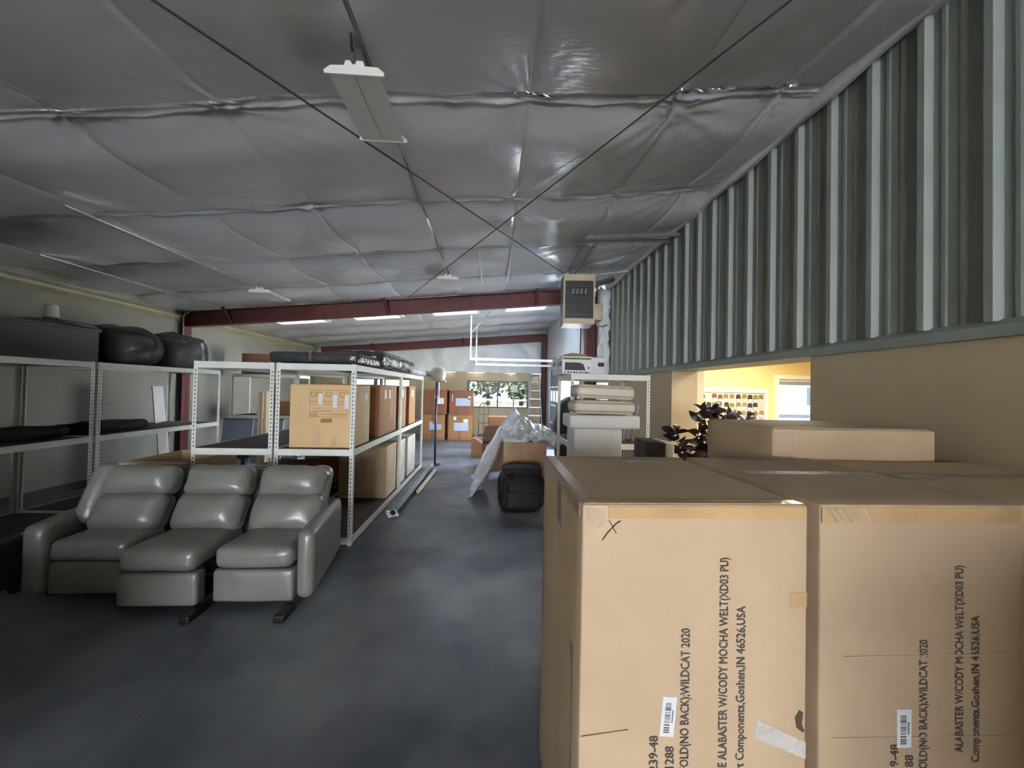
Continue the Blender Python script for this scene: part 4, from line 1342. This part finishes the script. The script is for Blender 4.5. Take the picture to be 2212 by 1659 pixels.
# clear film thrown over the pile
def film_mesh():
    nx, ny = 70, 64
    v, f = [], []
    x0, x1, y0, y1 = -.30, 1.02, 5.20, 7.0
    for j in range(ny + 1):
        for i in range(nx + 1):
            x = x0 + (x1 - x0) * i / nx
            y = y0 + (y1 - y0) * j / ny
            top = .84 + .33 * math.exp(-((x - .40) / .20) ** 2 - ((y - 6.25) / .5) ** 2) + .10 * math.exp(-((x - .68) / .22) ** 2 - ((y - 6.0) / .4) ** 2)
            edge = max(0.0, (.16 - x) / .44)
            z = top * (1 - edge) ** (1.3 - .6 * math.sin(3 * y)) if edge < 1 else 0
            if y < 5.45 and x > .12: z = max(z - (5.45 - y) * .25, .80)
            n = noise.noise(Vector((x * 5, y * 4, 2))) * .12 + noise.noise(Vector((x * 12, y * 9, 5))) * .06 + noise.noise(Vector((x * 25, y * 20, 8))) * .025
            z = max(z + n * (1 - .2 * min(1, edge)), .012 + .25 * abs(n))
            if x > .14 and x < .82 and y < 5.9: z = max(z, .812)
            xx = x + noise.noise(Vector((y * 3, x * 3, 1))) * .06 * (edge + .2)
            v.append((xx, y + noise.noise(Vector((x * 4, y * 2, 9))) * .04, z))
    for j in range(ny):
        for i in range(nx):
            a = j * (nx + 1) + i
            f.append((a, a + 1, a + nx + 2, a + nx + 1))
    return MB().add(v, f)
fl = obj('plastic_sheet', film_mesh(), M_FILM, smooth=True)
tag(fl, 'crumpled clear plastic sheeting thrown over the pile in the aisle', 'plastic sheet')
# carton under the sheeting that carries it, and the open one left of it
carton('tall carton hidden under the clear plastic sheeting', .18, .72, 6.0, 6.55, 0, .80, M_CARD2, seed=52)
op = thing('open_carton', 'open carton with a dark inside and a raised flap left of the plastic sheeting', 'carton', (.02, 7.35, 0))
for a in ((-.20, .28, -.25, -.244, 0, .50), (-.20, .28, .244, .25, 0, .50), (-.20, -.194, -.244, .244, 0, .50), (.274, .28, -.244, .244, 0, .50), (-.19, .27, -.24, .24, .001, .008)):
    obj('side_panel', B(*a), mat('shaded_brown_board', (104, 78, 58), .8), op)  # brown card darkened, so the colour carries the shade on this carton
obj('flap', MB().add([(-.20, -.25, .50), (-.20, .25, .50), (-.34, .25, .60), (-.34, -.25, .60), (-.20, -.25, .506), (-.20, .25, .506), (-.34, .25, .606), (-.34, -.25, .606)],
                     [(0, 1, 2, 3), (7, 6, 5, 4), (0, 4, 5, 1), (1, 5, 6, 2), (2, 6, 7, 3), (3, 7, 4, 0)]), mat('shaded_brown_board', (104, 78, 58), .8), op)
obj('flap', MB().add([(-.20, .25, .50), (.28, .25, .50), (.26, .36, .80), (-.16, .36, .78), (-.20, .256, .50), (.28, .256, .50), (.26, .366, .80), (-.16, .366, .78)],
                     [(0, 1, 2, 3), (7, 6, 5, 4), (0, 4, 5, 1), (1, 5, 6, 2), (2, 6, 7, 3), (3, 7, 4, 0)]), mat('shaded_brown_board', (104, 78, 58), .8), op)
carton('small brown carton beside the hand truck, half hidden by the pile', -.08, .42, 8.3, 8.75, 0, .93, M_CARD2, seed=53)
bx = carton('small lower carton in front of the hand truck', -.46, -.14, 8.45, 8.75, 0, .42, M_CARD2, seed=54)

# black duffel bag
df = thing('duffel_bag', 'soft black duffel bag on the floor beside the left carton', 'bag', (.40, 4.93, 0))
obj('body', MB().rbox(-.285, .30, -.27, .27, 0.005, .46, r=.13, n=10, bulge=(.01, .02, .05), wr=.03, wf=6, seed=61), M_BLACKF, df, smooth=True)
obj('zip_flap', MB().rbox(-.25, .27, -.20, .20, .455, .54, r=.05, n=8, bulge=(0, 0, .02), wr=.025, wf=7, seed=62), M_BLACKF, df, smooth=True)
obj('front_pocket', MB().rbox(-.20, .22, -.315, -.25, .05, .27, r=.03, n=5, wr=.01, wf=8), M_BLACKF, df, smooth=True)
obj('handle', MB().tube([(-.17, -.28, .26), (-.19, -.31, .40), (-.16, -.27, .47), (-.12, -.2, .50)], .012, 8), M_BLACK, df, smooth=True)
obj('handle', MB().tube([(-.27, -.2, .12), (-.305, -.21, .28), (-.295, -.1, .40), (-.27, 0, .45)], .011, 8), M_BLACK, df, smooth=True)

# ================================================================== LEFT SHELVES AND BEYOND
def heap(label, x0, x1, y0, y1, z, h, sd, m=M_BLACKF):
    t = thing('cloth_heap', label, 'cloth', ((x0 + x1) / 2, (y0 + y1) / 2, z), 0, 'black cloth heaps on the left shelves')
    a, b = (x1 - x0) / 2, (y1 - y0) / 2
    obj('cloth', MB().rbox(-a, a, -b, b, .003, h, r=h * .48, n=12, bulge=(0, 0, .02), wr=.025, wf=5, seed=sd), m, t, smooth=True)
heap('flat heap of black cloth on the left middle shelf, nearer one', -5.05, -4.62, 3.72, 4.34, .932, .11, 71)
heap('flat heap of black cloth on the left middle shelf, farther one', -5.05, -4.62, 4.52, 5.30, .932, .11, 72)
tb = thing('black_crate', 'large black crate on top of the left racks', 'crate', (-4.90, 4.20, 1.764))
obj('body', MB().box(-.30, .27, -.62, .40, 0, .36), M_BLACK, tb, bevel=.01)
obj('lip', B(-.31, .28, -.63, .41, .36, .385), M_BLACK, tb)
ldm = thing('grey_lid', 'flat grey lid lying on the black crate', 'lid', (-4.90, 4.38, 2.1505))
obj('lid', MB().lathe([(.30, 0), (.34, .012), (.33, .03), (.26, .055), (.08, .075), (.01, .078)], 24), mat('grey_lid_plastic', (96, 96, 92), .45), ldm, smooth=True)
cn = thing('white_jar', 'white plastic jar standing on the grey lid', 'jar', (-4.86, 4.32, 2.2315))
obj('jar', MB().lathe([(.055, 0), (.06, .01), (.052, .13), (.045, .145), (.01, .15)], 18), M_WHITE, cn, smooth=True)
obj('base_ring', MB().lathe([(.062, -.002), (.062, .012), (.05, .014)], 18), M_GREYM, cn)
def bag(label, x, y, z, a, b, h, sd):
    t = thing('bagged_bundle', label, 'bundle', (x, y, z), 0, 'bundles in clear bags on the left racks')
    obj('contents', MB().rbox(-a * .8, a * .8, -b * .82, b * .82, .004, h * .86, r=.10, n=8, wr=.03, wf=5, seed=sd), mat('dark_contents', (46, 46, 46), .7), t, smooth=True)
    obj('bag', MB().rbox(-a, a, -b, b, .002, h, r=.12, n=16, bulge=(.02, .02, .03), wr=.05, wf=5, seed=sd + 3), M_BAGFILM, t, smooth=True)
bag('dark bundle in a clear bag beside the black crate', -4.88, 5.12, 1.764, .26, .36, .48, 81)
bag('dark bundle in a clear bag at the far end of the left racks', -4.88, 5.95, 1.764, .26, .36, .50, 82)
ws = thing('white_sheet', 'white sheet of board leaning at the far end of the left middle shelf', 'board', (-5.12, 6.02, .933))
ws.rotation_euler = (0, math.radians(-5), math.radians(20))
obj('sheet', B(-.012, .0, -.17, .17, 0, .56), M_WWHITE, ws)
ws2 = thing('white_sheet', 'short white board on the bottom shelf below the leaning white sheet', 'board', (-5.05, 6.05, .0865))
ws2.rotation_euler = (0, math.radians(-4), math.radians(20))
obj('sheet', B(-.012, .0, -.17, .17, 0, .72), M_WWHITE, ws2)

# far-left storage seen through the racks
rack('white rack standing across the far left corner behind the sawhorse boards', -5.45, -4.15, 8.05, 8.65, (.085, .90, 1.76), 1.765, None)
for i, (lab, x0_, x1_, y0_, z0_, h_, m_) in enumerate((
        ('low white box on the far left rack', -5.0, -4.72, 8.15, .902, .18, M_PAPER),
        ('small pale blue box at the front of the far left rack', -4.70, -4.52, 8.12, .902, .15, M_BLUEP),
        ('brown carton on the far left rack, right of the white boxes', -4.50, -4.18, 8.12, .902, .30, M_CARD2),
        ('brown carton lying on the top of the far left rack', -5.3, -4.75, 8.1, 1.762, .44, M_CARDR),
        ('tan carton on the top of the far left rack', -4.72, -4.2, 8.1, 1.762, .34, M_CARD))):
    carton(lab, x0_, x1_, y0_, y0_ + .42, z0_, z0_ + h_, m_, seed=90 + i, tape=(m_ in (M_CARD2, M_CARDR)))
for i, (x_, lab) in enumerate(((-4.13, 'upright bare timber stud behind the racks, left of two'), (-4.03, 'upright bare timber stud behind the racks, right of two'))):
    t = thing('timber_stud', lab, 'timber', (x_, 6.85, 0))
    obj('stud', B(-.019, .019, -.045, .045, 0, 1.42 + i * .012), M_WOOD, t, bevel=.003)
    obj('block', B(-.05, .05, .046, .09, 0, .3), M_WOOD, t)
for i, (x_, lab) in enumerate(((-5.05, 'blue-grey panel leaning behind the racks, left of two'), (-4.45, 'blue-grey panel leaning behind the racks, right of two'))):
    t = thing('leaning_panel', lab, 'panel', (x_, 7.55, 0))
    t.rotation_euler = (math.radians(-8), 0, 0)
    obj('panel', B(-.28, .28, 0, .03, 0, .85), M_BLUEG, t)
    obj('edge_rail', B(-.28, .28, -.006, .036, .85, .87), M_FRAME, t)
wc = thing('hose_reel', 'small dark round reel standing before the blue-grey panels', 'reel', (-4.55, 7.05, 0))
obj('disc', MB().tube([(0, 0, .30), (0, .07, .30)], .14, 20), M_BLACK, wc)
obj('stand', B(-.03, .03, .01, .06, 0, .30), M_BLACK, wc)
for i, (x_, lab) in enumerate(((-2.75, 'black swivel stool in the second rack row, nearer the stud'), (-2.35, 'black swivel stool in the second rack row, nearer the printed carton'))):
    t = thing('swivel_stool', lab, 'stool', (x_, 6.2, .934))
    obj('seat', MB().lathe([(.01, .30), (.15, .30), (.165, .28), (.15, .255), (.01, .25)], 20), M_BLACK, t, smooth=True)
    obj('column', MB().lathe([(.035, .03), (.035, .25)], 12), M_CHROME if i else M_BLACK, t)
    obj('foot_ring', MB().lathe([(.13, 0), (.13, .015), (.03, .04)], 16), M_BLACK, t)
# cartons lower in the left row
carton('brown carton on the bottom shelf behind the sofa', -2.75, -2.2, 4.1, 4.9, .078, .60, M_CARDR, seed=97)
carton('wide brown carton in the second row, bottom shelf', -2.78, -2.2, 5.7, 6.5, .078, .66, M_CARD2, seed=98)

# ================================================================== OUTDOORS PAST THE FAR WINDOWS
def tree(label, x, y, h, r, sd):
    t = thing('tree', label, 'tree', (x, y, -.15), 0, 'trees outside the far window')
    obj('trunk', MB().tube([(0, 0, 0), (.05, .05, h * .4), (0, 0, h * .8)], .16, 8, .07), M_TRUNK, t, smooth=True)
    R_ = random.Random(sd)
    lv = MB()
    for k in range(420):
        p = Vector((R_.gauss(0, 1), R_.gauss(0, 1), R_.gauss(0, .8))).normalized() * r * R_.uniform(.45, 1)
        p.z += h * (.72 if h > 4 else .70)
        d = Vector((R_.uniform(-1, 1), R_.uniform(-1, 1), R_.uniform(-1, 1))).normalized() * R_.uniform(.10, .22)
        e = d.orthogonal().normalized() * R_.uniform(.06, .14)
        lv.add([p - d, p + e, p + d, p - e], [(0, 1, 2, 3)])
    o = obj('foliage', lv, M_BUSH, t)
    o['kind'] = 'stuff'
tree('leafy tree outside the far window, left of the mullion', -2.2, 33.0, 6.2, 2.3, 1)
tree('leafy tree outside the far window, right of the mullion', 3.6, 33, 6.4, 2.4, 2)
tree('leafy tree outside the left far window', -7.5, 24, 6, 2.6, 4)
tree('young bushy tree outside the far window, at its left edge', -2.2, 21.5, 2.7, 1.0, 5)
tree('young bushy tree outside the far window, left of the sign', -.3, 22.5, 2.9, 1.05, 6)
tree('young bushy tree outside the far window, right of the sign', 1.6, 21.0, 2.7, .95, 7)
tree('young bushy tree outside the far window, at its right edge', 3.4, 22.0, 3.0, 1.1, 8)
fn = thing('rail_fence', 'pale post-and-rail fence outside the far window', 'fence', (2.0, 18.6, -.15))
for k in range(7):
    obj('post', B(-3.05 + k * 1.6, -2.95 + k * 1.6, -.05, .05, 0, 1.25), M_WFRAME, fn)
for z_ in (.45, .8, 1.12):
    obj('rail', B(-3.2, 6.8, -.07, -.05, z_, z_ + .09), M_WFRAME, fn)
sgn = thing('road_sign', 'round dark sign on a post outside the far window', 'sign', (1.0, 17.5, -.15))
obj('post', MB().tube([(0, 0, 0), (0, 0, 1.75)], .025, 8), M_FRAME, sgn)
obj('disc', MB().tube([(0, -.03, 1.75), (0, -.05, 1.75)], .17, 20), M_GREYM, sgn)
sh = thing('parked_trailer', 'white box trailer parked outside the office window', 'trailer', (9.2, 12.0, -.1))
obj('body', MB().rbox(-1.6, 1.4, -1.0, 1.0, .5, 2.3, r=.08, n=3), M_WHITE, sh, smooth=True)
obj('window_panel', B(.55, .95, -1.012, -1.0, 1.35, 1.9), M_BLUEG, sh)
obj('trim_stripe', B(-1.55, 1.35, -1.012, -1.0, .95, 1.05), M_BLUEG, sh)
for x_ in (-.8, .6):
    obj('wheel', MB().tube([(x_, -1.0, .36), (x_, -.75, .36)], .36, 20), M_BLACK, sh)
struct('ground_office_side', B(2.7, 25, 13.0, 20, -.3, -.1), M_PAVE)
